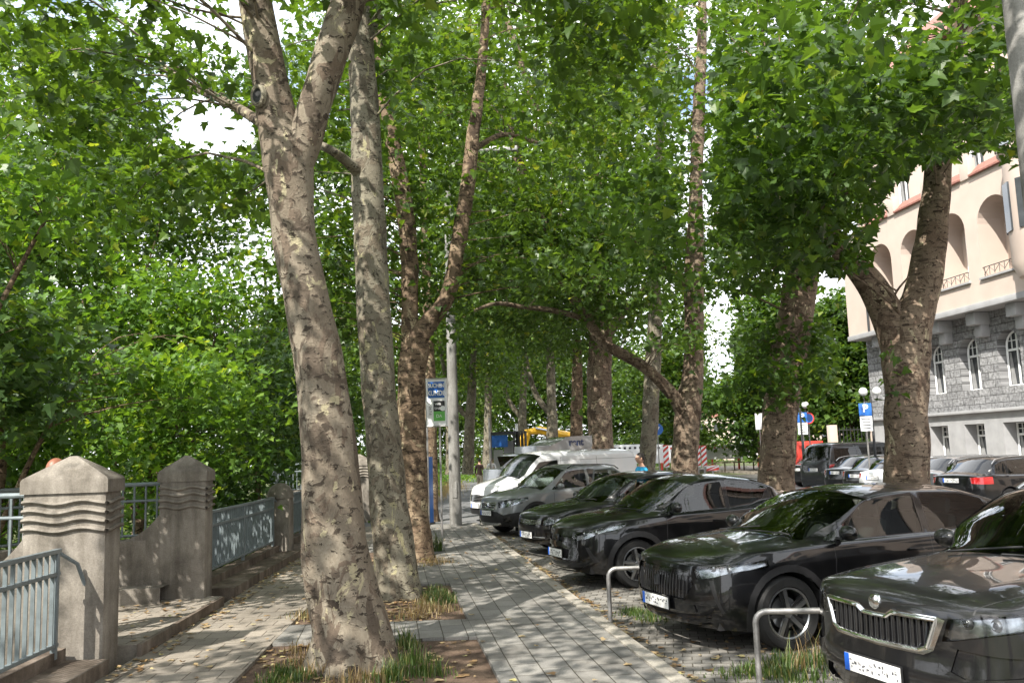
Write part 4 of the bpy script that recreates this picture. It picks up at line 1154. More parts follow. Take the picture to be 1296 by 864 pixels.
TREES='plane trees lining the pavement and the parking bays'
def pix_path(pts,f=1.0):
    """(px,py,Y,width in px) -> world points and radii"""
    P=[];R=[]
    for px,py,Y,w in pts: P.append(tuple(at(px,py,Y))); R.append(w*Y/F/2*f)
    return P,R
def tree(label,base,paths,blobs,barkm,leafm,per=26,spread=.42,size=.17,kind='near',seg=28,twigs=120,lump=.045,group=TREES,cat='tree',name='plane_tree',ground=0,flare=True,capz=None):
    t=thing(name,label,cat,(base[0],base[1],ground),0,group); o=np.array([base[0],base[1],ground],float)
    W=[pix_path(p) if len(p[0])==4 and not isinstance(p,tuple) else p for p in paths]
    trunk_mesh('trunk',t,W,o,barkm,seg,lump,flare)
    C=clusters(blobs); C=C[keep(C,6)]
    if len(C):
        limbs=[smooth_path(p,r,4)[0][1:] for p,r in W]
        limbs[0]=[q for q in limbs[0] if q[2]>2.4] or limbs[0][-1:]
        if twigs: twig_mesh(t,C,limbs,o,M['twig'] if barkm is None else barkm,twigs)
        crown_mesh('crown',t,C,per,spread,size,kind,leafm,o)
    return t
# ---- left row (forked hero tree first)
b=gr(448,838)
Y=b.y
T1=tree('big forked plane tree nearest the camera, leaning left, with a dark knot hole',b,
 [[(449,850,Y,98),(446,800,Y,90),(432,740,Y,84),(420,640,Y,73),(415,560,Y,68),(402,450,Y,64),(382,350,Y,58),(369,260,Y,58),(364,205,Y,66),(352,160,Y,52),(343,110,Y,46),(333,55,Y,43),(321,-10,Y,42),(312,-90,Y,38),(305,-220,Y+.3,30)],
  [(366,235,Y,46),(378,200,Y,46),(388,170,Y,44),(401,125,Y,43),(418,70,Y,44),(440,5,Y,44),(460,-60,Y,40),(500,-200,Y+.4,30)],
  [(352,170,Y+.05,16),(325,152,Y+.5,14),(285,128,Y+1.2,12),(240,108,Y+2,9),(190,70,Y+2.8,6)]],
 [((-1.2,8.8,7.6),(3.0,3.0,1.6),60),((-3.6,10.4,5.6),(1.6,1.4,1.0),34),((-4.4,8.0,6.3),(1.8,2.4,.9),30),((.6,9.6,6.9),(1.8,1.8,.9),26)],M['bark'],M['leaf'],40,.42,.17,'near',40,70)
# knot hole
k=at(325.5,121,Y-.20); kh=MB()
kh.lathe([(.001,.02),(.045,.015),(.058,-.004),(.072,-.016),(.088,-.004),(.095,.03)],20,'y')
for v in kh.bm.verts: v.co.z*=1.3
ko=kh.build('knot_hole',[M['bark_grey'],M['black']],T1)
for p in ko.data.polygons:
    if (Vector((p.center.x,0,p.center.z/1.3))).length<.052: p.material_index=1
ko.location=k-Vector((b.x,b.y,0)); ko.rotation_euler=(0,R_(-8),R_(-28))
b=gr(500,752); Y=b.y
tree('straight pale plane tree just behind the forked one',b,
 [[(503,756,Y,58),(499,700,Y,50),(490,620,Y,47),(483,530,Y,45),(476,440,Y,44),(470,340,Y,41),(466,240,Y,40),(461,140,Y,38),(457,60,Y,35),(453,0,Y,32),(449,-90,Y,26),(446,-200,Y,18)],
  [(462,225,Y,20),(440,205,Y-.3,13),(415,188,Y-.6,11),(380,175,Y-.2,9)],
  [(455,60,Y,22),(480,10,Y+.3,16),(515,-60,Y+.8,12)]],
 [((-1.6,12.6,9.0),(3.2,3.0,1.8),70),((-3.6,13.4,6.8),(1.8,1.8,1.2),36),((.9,13.0,7.6),(2.2,2.2,1.2),44)],M['bark_grey'],M['leaf'],40,.45,.17,'near',34,80)
b=gr(529,703); Y=b.y
tree('dark knobbly plane tree that forks above head height, third in the left row',b,
 [[(529,705,Y,40),(528,670,Y,35),(526,620,Y,31),(522,560,Y,31),(521,490,Y,33),(525,440,Y,36),(530,425,Y,30),(548,400,Y,24),(568,370,Y,21),(581,305,Y,20),(592,230,Y,18),(603,140,Y,15),(611,70,Y,13),(616,-10,Y,12),(618,-120,Y,9)],
  [(522,450,Y,28),(519,400,Y,23),(518,330,Y,22),(512,262,Y,21),(503,210,Y,20),(493,160,Y,18),(484,110,Y,17),(474,40,Y,15),(462,-60,Y,11)],
  [(598,190,Y,8),(640,170,Y+.8,6),(690,185,Y+1.6,5)]],
 [((-1.9,17.4,7.2),(2.6,2.2,1.5),60),((-.3,17.8,5.2),(1.8,1.8,1.1),44),((-3.8,17.6,5.6),(1.7,1.6,1.6),44),((-1.6,17.6,10.2),(3.2,3,1.8),70)],M['bark_dark'],M['leaf'],34,.5,.18,'near',24,110,.08)
b=gr(545,657); Y=b.y
tree('slender dark tree just left of the lamp post',b,
 [[(546,660,Y,19),(546,600,Y,16),(545,540,Y,15),(543,460,Y,15),(541,380,Y,13),(538,280,Y,11),(533,160,Y,8)]],
 [((-2.8,26.5,6.8),(2.8,2.2,1.8),46),((-1.6,26.6,11),(3.2,3,2.6),60),((-3,27,14.5),(4,3,2.6),80),((-4.6,27,5.0),(1.6,2,1.2),26)],M['bark_dark'],M['leaf'],34,.6,.2,'mid',16,60)
# ---- far left row
def far_tree(px,py,Yd,w,top,label,lean=0,blobs=None,leafm=None,fork=True,barkm=None,per=34,n=60,zc_=7.5,rx=3.2):
    P=[(px,py,Yd,w*1.15),(px+lean*.3,py-(py-top)*.35,Yd,w*.9),(px+lean*.7,py-(py-top)*.7,Yd,w*.75),(px+lean,top,Yd,w*.5)]
    paths=[P]
    if fork: paths.append([(px+lean*.4,py-(py-top)*.4,Yd,w*.55),(px-w*1.6,py-(py-top)*.6,Yd,w*.45),(px-w*2.6,top,Yd,w*.3)])
    bb=at(px,py,Yd); c=(bb.x,Yd)
    bl=blobs or [((c[0],c[1],zc_),(rx,2.6,2.4),n),((c[0],c[1],zc_+4.5),(rx*1.1,3,2.8),n),((c[0],c[1]+1,zc_+10),(rx*1.5,3.5,4),int(n*1.2))]
    return tree(label,(bb.x,bb.y,0),paths,bl,barkm or M['bark_grey'],leafm or M['leaf'],per,.75,.26,'far',12,24,flare=False,ground=-.06)
far_tree(592,600,43,14,430,'pale forked trunk behind the lamp post, left of the footpath walkers',8)
far_tree(617,592,60,11,400,'thin straight trunk to the left of the tall kiosk',2,fork=False)
far_tree(570,600,50,11,420,'slim trunk right behind the lamp post',-3,fork=False)
# ---- right row between the bays and the road
b=at(1148,650,13.5); Y=13.5
tree('big plane tree forking in front of the pink building',(b.x,b.y,0),
 [[(1149,720,Y,66),(1148,620,Y,56),(1148,560,Y,54),(1146,500,Y,54),(1146,450,Y,60),(1150,415,Y,58),(1164,380,Y,42),(1176,320,Y,38),(1184,250,Y,34),(1193,170,Y,30),(1204,100,Y,25),(1212,20,Y,22),(1220,-80,Y,18)],
  [(1142,450,Y,44),(1128,410,Y,42),(1108,368,Y,36),(1085,338,Y-.2,30),(1060,312,Y-.4,24),(1030,270,Y-.7,18),(990,220,Y-1,12)],
  [(1192,190,Y,14),(1225,168,Y-.4,9),(1255,150,Y-.8,6)],
  [(1140,400,Y-.2,5),(1132,375,Y-.4,3),(1150,350,Y-.5,2)]],
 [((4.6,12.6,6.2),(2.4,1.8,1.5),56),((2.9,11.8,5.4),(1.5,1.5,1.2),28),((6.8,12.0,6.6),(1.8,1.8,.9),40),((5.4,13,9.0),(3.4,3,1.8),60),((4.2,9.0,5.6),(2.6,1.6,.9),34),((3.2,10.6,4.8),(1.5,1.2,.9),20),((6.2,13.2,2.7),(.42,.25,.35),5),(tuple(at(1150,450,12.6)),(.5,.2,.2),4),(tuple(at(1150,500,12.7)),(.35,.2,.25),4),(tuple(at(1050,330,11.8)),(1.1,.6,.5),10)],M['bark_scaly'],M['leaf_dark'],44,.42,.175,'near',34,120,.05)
b=at(981,660,18); Y=18
tree('thick trunk leaning right behind the fastback, dark ribbed bark',(b.x,b.y,0),
 [[(979,700,Y,52),(981,630,Y,46),(985,560,Y,45),(992,490,Y,45),(1002,425,Y,44),(1014,365,Y,38),(1027,305,Y,32),(1040,230,Y,26),(1052,150,Y,20),(1060,50,Y,15)],
  [(1005,420,Y,30),(1003,370,Y,28),(1012,320,Y,25),(1000,240,Y,18),(985,140,Y,13)]],
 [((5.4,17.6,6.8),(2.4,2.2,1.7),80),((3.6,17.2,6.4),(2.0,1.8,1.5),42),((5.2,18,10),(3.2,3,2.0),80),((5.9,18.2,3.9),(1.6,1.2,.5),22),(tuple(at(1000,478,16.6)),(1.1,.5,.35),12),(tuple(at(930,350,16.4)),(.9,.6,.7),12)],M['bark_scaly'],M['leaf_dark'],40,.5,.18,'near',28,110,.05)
b=at(866,640,23.6); Y=23.6
tree('tall plane tree with a long limb reaching left over the van',(b.x,b.y,0),
 [[(865,670,Y,36),(867,600,Y,32),(868,550,Y,32),(872,505,Y,34),(878,465,Y,27),(878,400,Y,23),(879,335,Y,24),(881,240,Y,18),(884,150,Y,16),(888,60,Y,13),(890,-30,Y,11)],
  [(868,530,Y,22),(855,505,Y-.2,17),(835,482,Y-.4,15),(812,462,Y-.6,14),(788,448,Y-.8,14),(762,432,Y-.9,13),(742,402,Y-1,11),(722,372,Y-1,10),(706,345,Y-1,8),(700,300,Y-1,6)],
  [(745,408,Y-1,8),(725,399,Y-1.1,7),(695,392,Y-1.3,7),(660,388,Y-1.5,6),(628,384,Y-1.6,5),(600,393,Y-1.7,3)],
  [(877,365,Y,14),(862,352,Y-.2,12),(840,335,Y-.4,11),(815,318,Y-.6,8),(790,295,Y-.8,6)]],
 [((4.4,23,7.8),(2.6,2.4,2),70),((1.6,22.6,6.9),(2.2,1.8,1.5),60),((.2,22.4,8.6),(2.4,2,1.6),60),((4,23.6,11.6),(3.6,3,2.4),80),((3.4,24.5,15.5),(4.6,3,2.6),90),((2.6,22.8,5.6),(1.5,1.2,.45),14),(tuple(at(905,425,21.8)),(1.0,.5,.25),10),(tuple(at(850,440,21)),(.9,.5,.22),9),(tuple(at(780,500,22.5)),(1.4,.6,.3),14)],M['bark_scaly'],M['leaf'],36,.55,.19,'mid',24,110,.06)
b=at(818,640,27.3); Y=27.3
tree('medium pale trunk between the blue shirt man and the red and white boards',(b.x,b.y,0),
 [[(818,660,Y,25),(819,600,Y,22),(822,540,Y,21),(826,470,Y,19),(829,400,Y,18),(829,340,Y,15),(832,250,Y,12),(838,130,Y,10)]],
 [((4.2,27.4,8.6),(2.8,2.4,2.2),60),((3,27.4,13),(3.4,3,2.6),60),((-1,29,14),(4,3,4),110),((6.6,27.4,7.6),(1.6,2,1.6),26)],M['bark_grey'],M['leaf'],34,.6,.2,'mid',18,60,.06)
b=at(764,640,33); Y=33
tree('very thick old trunk rising behind the white van',(b.x,b.y,0),
 [[(765,650,Y,40),(762,590,Y,34),(760,540,Y,32),(758,495,Y,31),(760,440,Y,28),(762,390,Y,24),(758,320,Y,18),(752,240,Y,14),(748,150,Y,12),(742,30,Y,10)],
  [(758,440,Y,14),(735,370,Y,13),(710,320,Y,13),(684,272,Y,13),(664,225,Y,12),(650,180,Y,11),(636,100,Y,9)],
  [(750,280,Y,13),(722,205,Y,12),(696,160,Y,11),(676,130,Y,10),(654,62,Y,9),(630,0,Y,8)],
  [(766,425,Y,14),(785,400,Y,11),(803,378,Y,10),(825,358,Y,8)],[(755,250,Y,11),(775,190,Y,9),(800,120,Y,9),(850,60,Y,7)]],
 [((2.4,33,7.6),(3.6,2.6,2.2),80),((-.6,33,8.6),(2.6,2.6,2.6),70),((2.4,33,13.5),(5,3.6,3.4),120),((1,35,19.5),(8,4,4),170)],M['bark_scaly'],M['leaf'],34,.7,.22,'mid',20,80,.06)
far_tree(729,600,40,18,430,'reddish brown trunk left of the thick old trunk behind the van',2,barkm=M['bark_dark'],n=90,zc_=8.5,rx=4,fork=False)
far_tree(700,590,52,15,430,'distant trunk above the roof of the grey box truck',-4,n=90,zc_=9,rx=4.4)
far_tree(660,590,66,12,440,'distant slim trunk behind the yellow excavator',3,n=90,zc_=9,rx=5,per=30)
# unseen trees added behind the camera so their crowns cast dappled shade
over=thing('plane_tree','unseen spreading plane tree added behind the camera to shade the cars','tree',(3.2,-1.5,0),0,TREES)
trunk_mesh('trunk',over,[([(3.2,-1.5,-.1),(3.1,-1.5,2.5),(3.4,-1.2,5),(3.6,-.5,9)],[.36,.3,.24,.12])],np.array([3.2,-1.5,0.]),M['bark'],16)
C=clusters([((3,-1,7.2),(4.5,3.2,1.3),60),((5.2,5.2,7.6),(2.8,2.2,1.0),34),((.6,3.2,7.6),(2.8,2.2,1.0),34)]); crown_mesh('crown',over,C[keep(C,3)],26,.5,.19,'mid',M['leaf'],(3.2,-1.5,0))
ov2=thing('plane_tree','unseen plane tree added behind the camera to shade the pillars','tree',(-2.2,-.5,0),0,TREES)
trunk_mesh('trunk',ov2,[([(-2.2,-.5,-.1),(-2.3,-.4,2.5),(-2.6,0,5),(-2.8,.6,9)],[.36,.3,.24,.12])],np.array([-2.2,-.5,0.]),M['bark'],16)
C=clusters([((-3.6,3.0,7.6),(3.6,2.4,1.2),58),((-6.5,1.5,7.0),(2.2,2.0,1.2),24)]); crown_mesh('crown',ov2,C[keep(C,3)],26,.5,.19,'mid',M['leaf'],(-2.2,-.5,0))
# ---- background tree masses far ahead
FARG='distant trees closing the view along the street'
for i,(x,y,h,r,n,lab,lm_) in enumerate([(-16,62,13,5,150,'broad far tree left of the side street','leaf'),(-8,78,14,6,170,'tall far tree straight ahead above the walkers','leaf'),(1,88,15,6.5,190,'tall far tree above the grey box truck','leaf'),
  (9,92,13,6,170,'far tree above the construction fence','leaf_dark'),(17,100,10,5,120,'rounded far tree beside the red roofed house','leaf_woods'),(-3,110,19,8,200,'highest distant crown in the middle','leaf'),(13,70,14,5,130,'tall crown right of the road bend','leaf'),
  (22,58,12,4.2,170,'dense ivy green tree behind the parked minibus','leaf_dark'),(27,62,13,4.5,170,'dense tree beside the left end of the pink building','leaf_dark'),(19.5,66,8,3.6,120,'low bushy tree behind the parking sign','leaf_woods'),(17.6,63,13,3.8,170,'dense dark tree left of the leaning trunk beyond the road','leaf_dark')]):
    t=thing('broadleaf_tree',lab,'tree',(x,y,-.1),0,FARG)
    trunk_mesh('trunk',t,[([(x,y,-.2),(x,y,h*.4),(x+.5,y,h*.8)],[.4,.3,.12])],np.array([x,y,-.1]),M['bark_dark'],10,.03,False)
    C=clusters([((x,y,h*.52),(r,r*.8,h*.46),n),((x+r*.3,y-1,h*.8),(r*.7,r*.6,h*.25),n//3)]); C=C[keep(C,5)]
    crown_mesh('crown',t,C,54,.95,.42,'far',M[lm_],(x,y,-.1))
# ---- woods on the left beyond the river wall
WD='trees and bushes of the wooded bank left of the wall'
def wood(x,y,lab,blobs,leafm,per=40,spread=.46,size=.17,kind='near',h=6,tw=60,z0=-2.4):
    t=thing('maple_tree',lab,'tree',(x,y,z0),0,WD); o=np.array([x,y,z0])
    P=[(x,y,z0-.1),(x-.1,y,z0+h*.35),(x+.2,y+.1,z0+h*.7),(x+.1,y,z0+h)]
    paths=[(P,[.14,.11,.08,.04]),([(x-.05,y,z0+h*.45),(x-.8,y+.2,z0+h*.7),(x-1.3,y,z0+h)],[.05,.04,.02]),([(x+.1,y,z0+h*.5),(x+.9,y-.3,z0+h*.75),(x+1.4,y,z0+h*.95)],[.05,.035,.02])]
    trunk_mesh('trunk',t,paths,o,M['bark_dark'],12,.05,False)
    C=clusters([(c,r,int(n*.66)) for c,r,n in blobs]); per=int(per*1.35); C=C[keep(C,5)]
    if tw: twig_mesh(t,C,[smooth_path(p,r,4)[0] for p,r in paths],o,M['bark_dark'],tw,.013)
    crown_mesh('crown',t,C,per,spread,size,kind,leafm,o); return t
wood(-7.6,12.6,'pale lit maple bush right behind the niche railing',[((-7.5,13.2,1.6),(1.1,1.1,1.4),44),((-7.6,13,3.4),(1.6,1.3,1.2),50),((-5.4,13.6,3.3),(1.1,1.0,.8),28)],M['leaf_yel'],40,.40,.15,h=6)
wood(-9.0,11.4,'silvery green maple at the far left edge, its lower boughs in sun',[((-7.6,11.2,1.4),(1.3,1.2,1.4),54),((-6.6,11.0,3.2),(.8,.8,1.0),30),((-5.9,9.8,3.4),(.5,.5,.8),12),((-8.4,11.6,3.8),(1.6,1.2,1.4),54)],M['leaf_woods'],42,.42,.16,h=6.5)
wood(-10.5,16.5,'dark tall maple rising to the sky at the far left',[((-9.6,16,2),(1.8,1.4,2.4),80),((-9.8,16.5,6.5),(2.0,1.8,2.6),110),((-8.6,17,9.6),(1.8,1.6,1.6),40)],M['leaf_dark'],50,.5,.17,h=10)
wood(-7.2,17,'bright yellow green maple filling the gap left of the forked trunk',[((-6.4,16.6,2.6),(1.6,1.3,1.8),80),((-6.8,17,5.0),(1.7,1.4,1.2),60)],M['leaf_yel'],42,.45,.16,h=7)
wood(-8.4,22,'deep green maple low behind the domed post',[((-6.9,21.5,.6),(1.9,1.6,2.2),90),((-7.6,22,4.0),(2.3,2,2.4),110)],M['leaf_woods'],42,.55,.18,'mid',h=8)
wood(-12,26,'tall dark broadleaf tree standing behind the maples',[((-11.5,26,4),(3.2,2.2,4.2),150),((-11,26,9.6),(3.0,2.2,2.2),80),((-12.5,27,13.5),(4,2.4,3),110),((-15.5,25,8),(3,2.4,5),110)],M['leaf_dark'],44,.65,.22,'mid',h=12,tw=40)
wood(-9.5,33,'bank tree seen through the gap between the front trunks',[((-8.5,32,3.5),(3.2,2.4,4.6),170),((-6.6,33,8.5),(2.4,2,2.2),60),((-7,34,15),(5,3,5),170)],M['leaf_woods'],44,.7,.24,'mid',h=12,tw=40)
wood(-16,38,'farthest tree of the wooded bank on the left',[((-17,36,4.5),(5,3,5.5),190),((-24,32,6),(4,3,6),120),((-19,38,14),(8,4,6),220)],M['leaf_dark'],46,.9,.30,'far',h=12,tw=0)
wood(-13,49,'bank tree beyond the second balcony',[((-11,48,5),(4,3,5.5),180)],M['leaf'],46,.9,.30,'far',h=12,tw=0)
wood(-6.6,9.6,'overhanging light maple bough crossing the top left corner',[((-6.0,9.6,5.0),(1.6,1.3,.7),34),((-6.4,10.4,3.6),(1.0,.8,.5),8)],M['leaf_yel'],36,.42,.15,h=7.4,tw=30)
for x,y,lab in ((-9.5,3.5,'unseen bank tree left of the near railing, added for car reflections'),(-11,-3,'unseen bank tree added behind the camera on the river side'),(-10,-10,'unseen farther bank tree added behind the camera'),(-12,-18,'unseen farthest bank tree added behind the camera')):  # unseen bank trees, added so car windows and paint reflect foliage
    wood(x,y,lab,[((x,y,2.2),(2.4,2.8,3.4),110)],M['leaf_woods'],40,.8,.26,'far',h=8,tw=0)
# undergrowth on the bank
C=clusters([((-8.5,16,-1.0),(3.6,6.5,.8),220),((-9,28,-.6),(4,7,1.2),200)]); C=C[C[:,0]<LX(0)-1.6]
tag(crown_mesh('undergrowth',None,C,46,.6,.16,'mid',M['leaf_dark'],(0,0,0)),kind='stuff')
C=clusters([((-14,92,1.6),(14,5,1.6),150),((12,112,1.8),(20,5,1.9),170),((-9,60,.7),(3,9,1.0),90),((6,84,1.0),(4,4,1.1),50)]); tag(crown_mesh('hedge',None,C,44,.95,.42,'far',M['leaf_dark'],(0,0,0)),kind='stuff')
C=clusters([((-6.4,40,.1),(1.6,9,.5),60),((-5.2,54,.3),(2.6,12,.6),110),((-1.6,64,.5),(1.6,6,.7),60),((15,80,.6),(4,3,.9),80)])
P0=crown_mesh('verge_shrubs',None,C,46,.5,.18,'far',M['leaf_yel'],(0,0,0)); tag(P0,kind='stuff')
# ------------------------------------------------------------ grass and litter
def blades(name,centres,n,spread,h,mat,z=0,lean=.5):
    c=np.array(centres,float); idx=rng.integers(0,len(c),n)
    base=c[idx][:,:2]+rng.normal(0,1,(n,2))*np.array([spread[0],spread[1]]); hh=h*rng.uniform(.35,1.15,n)*np.exp(-((base-c[idx][:,:2])**2).sum(1)/(2*(max(spread)*1.6)**2))
    az=rng.uniform(0,2*PI,n); w=rng.uniform(.003,.007,n); ln=rng.uniform(.1,lean,n)*hh
    d=np.stack([np.cos(az),np.sin(az)],1); p=np.stack([-d[:,1],d[:,0]],1); zz=np.full(n,z) if np.isscalar(z) else z
    V=[]
    for t,wf in ((0,1),(.55,.8),(1,.12)):
        q=base+d*(ln*t*t)[:,None]; hz=zz+hh*t*(1-.12*t)
        V.append(np.column_stack([q+p*(w*wf)[:,None],hz]));V.append(np.column_stack([q-p*(w*wf)[:,None],hz]))
    V=np.stack(V,1).reshape(-1,3); Fq=np.array([(0,1,3,2),(2,3,5,4)]); Fa=(Fq[None]+(np.arange(n)*6)[:,None,None]).reshape(-1,4)
    return tag(np_mesh(name,V,Fa,mat,None,np.repeat(rng.uniform(0,1,n),6)),kind='stuff')
g=lambda x,y,z=0:(*gr(x,y,z)[:2],)
blades('green_grass',[g(522,835),g(512,815),g(545,850),g(510,850),g(490,857)],650,(.09,.08),.25,M['grass_green'],-.03)
blades('green_grass',[g(360,848),g(350,860),g(380,855)],450,(.12,.08),.12,M['grass_green'],-.03)
blades('dry_grass',[g(375,838),g(400,850),g(440,862),g(470,858),g(385,820)],350,(.13,.08),.18,M['grass_dry'],-.03)
blades('dry_grass',[g(536,768),g(520,778),g(545,760),g(556,770),g(385,780)],600,(.16,.12),.16,M['grass_dry'],-.03)
blades('green_grass',[g(556,760),g(552,752)],700,(.12,.1),.2,M['grass_green'],-.03)
blades('dry_grass',[g(552,708),g(560,712),g(540,715)],400,(.16,.12),.15,M['grass_dry'],-.03)
blades('green_grass',[g(554,697)],160,(.06,.06),.5,M['grass_green'],-.03)
blades('green_grass',[g(975,850,-.1),g(1000,838,-.1),g(1020,845,-.1),g(1035,835,-.1),g(950,855,-.1),g(1010,860,-.1)],1200,(.18,.10),.14,M['grass_green'],RZ)
blades('dry_grass',[g(1020,840,-.1),g(1038,830,-.1),g(1010,850,-.1)],60,(.12,.07),.38,M['grass_dry'],RZ)
blades('green_grass',[g(812,778,-.1),g(800,776,-.1),g(825,785,-.1),g(822,742,-.1)],700,(.12,.1),.11,M['grass_green'],RZ)
blades('dry_grass',[(-4.2,36,0),(-4.0,42,0),(-3.8,50,0),(-4.6,46,0)],3500,(.5,2.6),.7,M['grass_dry'],-.1)
def litter(name,areas,size,seed_z):
    P=[];S=[]
    for (x0,x1,y0,y1,n,z) in areas:
        y=rng.uniform(y0,y1,n); fx=rng.uniform(0,1,n)
        xa=np.array([x0(v) for v in y]) ; xb=np.array([x1(v) for v in y])
        P.append(np.column_stack([xa+(xb-xa)*fx,y,np.full(n,z)+rng.uniform(.004,.02,n)]))
    P=np.vstack(P); V,Fc=LS['mid']; n=len(P); az=rng.uniform(0,2*PI,n); sc=size*rng.uniform(.4,1.2,n)
    curl=rng.uniform(-.6,1.2,n)
    X=V[:,0][None]*sc[:,None];Yv=(V[:,1]-.4)[None]*sc[:,None];Z=(V[:,0]**2+.3*(V[:,1]-.5)**2)[None]*sc[:,None]*curl[:,None]
    A=np.stack([X*np.cos(az)[:,None]-Yv*np.sin(az)[:,None]+P[:,0:1],X*np.sin(az)[:,None]+Yv*np.cos(az)[:,None]+P[:,1:2],Z+P[:,2:3]],2).reshape(-1,3)
    m=len(V); Fa=(Fc[None]+(np.arange(n)*m)[:,None,None]).reshape(-1,3)
    return tag(np_mesh(name,A,Fa,M['litter'],None,np.repeat(rng.uniform(0,1,n),m)),kind='stuff')
litter('fallen_leaves',[(lambda y:LX(y)+.02,lambda y:LX(y)+.28,3,24,420,0.003),(LX,PL,4,22,150,0.003),(PL,lambda y:PL(y)+1.4,5,20,700,-.035),(lambda y:PL(y)+.2,lambda y:PR(y)-.1,6,9.4,160,-.035),
  (lambda y:PL(y)+.4,lambda y:PR(y)-.3,10.4,13.3,420,-.035),(lambda y:PL(y)+.4,lambda y:PR(y)-.1,15.9,18.2,260,-.035),(PR,KX,5,24,60,.003),
  (lambda y:KX(y)+.01,lambda y:KX(y)+.22,4,24,600,RZ+.005),(lambda y:KX(y),lambda y:KX(y)+2.6,4,22,420,RZ+.005),(lambda y:-5.2,LX,9.2,11.9,60,.105)],.085,0)
# ------------------------------------------------------------ cars
S=SP
def place(spec,plate_px,Y,yaw,name,label,zpl=None,**k):
    sp=S[spec] if isinstance(spec,str) else spec
    zz=(zpl if zpl is not None else sp.get('fplate',.45))
    p=at(plate_px,500,Y); x=p.x
    # solve x exactly for that height
    for _ in range(3):
        q=proj([[x,Y,ROADZ+zz]])[0]; x+=(plate_px-q[0])*Y/F
    return build_car(sp,(x,Y,ROADZ),R_(yaw),name,label,**k)
NG='cars nosed in to the kerb along the pavement'
sk,bv,inf=build_car(S['suv_big'],(2.30,5.98,ROADZ),R_(18),'parked_car','large black metallic SUV nearest the camera, ribbed chrome framed grille',group=NG)
gp=mirror_poly([(0,.845),(.11,.847),(.165,.88),(.50,.885),(.43,.715),(.37,.69),(0,.68)])
front_bars(sk,bv,[p for p in mirror_poly([(.115,.84),(.165,.875),(.49,.88),(.425,.72),(.37,.695),(.115,.695)])],19,'grille_slats',M['rim_dark'],.0035,True,.001)
front_bars(sk,bv,[p for p in mirror_poly([(.115,.84),(.165,.875),(.49,.88),(.425,.72),(.37,.695),(.115,.695)])],19,'grille_ribs',M['gloss_black'],.015,True,-.014)
front_outline(sk,bv,gp[:7]+[(-y,z) for y,z in gp[:7][::-1]],'grille_frame',M['chrome'],.013)
x=thing_hit(bv,-1,0,.925,1)
MB().lathe([(.001,-.018),(.03,-.016),(.047,-.010),(.05,0),(.05,.02)],28,'x',(x,0,.925)).build('round_badge',M['chrome'],sk)
fb,bv,_=build_car(S['fastback'],(1.40,9.27,ROADZ),R_(20),'parked_car','black fastback crossover with slanted headlights, between the two steel hoops',group=NG)
front_bars(fb,bv,mirror_poly([(0,.73),(.49,.725),(.55,.62),(.45,.51),(0,.51)]),22,'grille_slats',M['trim'],.005,True,-.012)
x=thing_hit(bv,-1,0,.645,1); MB().box((x-.004,0,.645),(.012,.075,.10),bev=.02).build('shield_badge',M['dark_metal'],fb)
ch,bv,_=build_car(S['crossover'],(.54,13.4,ROADZ),R_(19),'parked_car','black sculpted crossover with bladed rims, behind the farther steel hoop',group=NG)
x=thing_hit(bv,-1,0,.70,1); MB().lathe([(.035,-.012),(.05,-.018),(.06,-.008),(.06,.01)],24,'x',(x,0,.70)).build('oval_badge',M['dark_metal'],ch)
wg=dict(S['wagon']); zs=1.03; wg.update(rails=None,paint=M['paint_black'],winchrome=True,H=1.51,roof=[(a,b_*zs) for a,b_ in wg['roof']],belt=[(a,b_*zs) for a,b_ in wg['belt']],windows=[[(a,b_*zs) for a,b_ in w_] for w_ in wg['windows']],nose=[(a*zs,b_) for a,b_ in wg['nose']])
pw,bv,_=place(wg,667,17.4,24,'parked_car','black estate car half hidden between the crossover and the grey car',group=NG,rear=False)
front_bars(pw,bv,mirror_poly([(0,.69),(.49,.69),(.49,.615),(.4,.59),(0,.59)]),4,'grille_slats',M['chrome'],.006,False,-.01)
front_bars(pw,bv,mirror_poly([(0,.40),(.6,.40),(.6,.34),(0,.34)]),1,'bumper_strip',M['satin'],.008,False,0)
mk,bv,_=place('compact_suv',616,21.6,30,'parked_car','grey metallic compact SUV with its rear door standing open',group=NG,rear=False)
front_bars(mk,bv,mirror_poly([(0,.79),(.35,.79),(.32,.66),(.2,.64),(0,.64)]),3,'grille_slats',M['satin'],.008,False,-.008)
front_outline(mk,bv,[(-.36,.80),(0,.80),(.36,.80),(.33,.655),(.2,.635),(0,.632),(-.2,.635),(-.33,.655)],'grille_frame',M['chrome'],.012)
x=thing_hit(bv,-1,0,.735,1); MB().lathe([(.035,-.022),(.06,-.028),(.068,-.014),(.068,.01)],24,'x',(x,0,.735)).build('round_badge',M['chrome'],mk)
# open rear door of the grey SUV
dr=thing('open_door',None,None,(2.52,-.89,0)); dr.parent=mk; dr.rotation_euler=(0,0,R_(-62))
b=MB(); b.prism([(0,-.03),(.95,-.03),(.95,.03),(0,.03)],.36,1.08); b.build('door_panel',M['paint_grey'],dr)
b=MB(); b.tube([(0,0,1.08),(.05,0.02,1.50),(.55,.05,1.52),(.92,.04,1.30),(.95,0,1.08)],.028,8); b.build('door_frame',M['paint_grey'],dr)
b=MB(); b.bm.faces.new([b.bm.verts.new(p) for p in ((0.02,0,1.08),(.06,.015,1.48),(.55,.04,1.5),(.90,.03,1.29),(.93,0,1.08))]); b.build('door_glass',M['glass'],dr)
vz=dict(S['van']); vz.update(H=2.02,roof=[(a,b_*1.045) for a,b_ in vz['roof']],windows=[[(a,b_*1.04) for a,b_ in w_] for w_ in vz['windows']])
vn,bv,_=place(vz,602,25.6,26,'parked_van','white panel van beyond the grey SUV',cat='van',group=NG,rear=False)
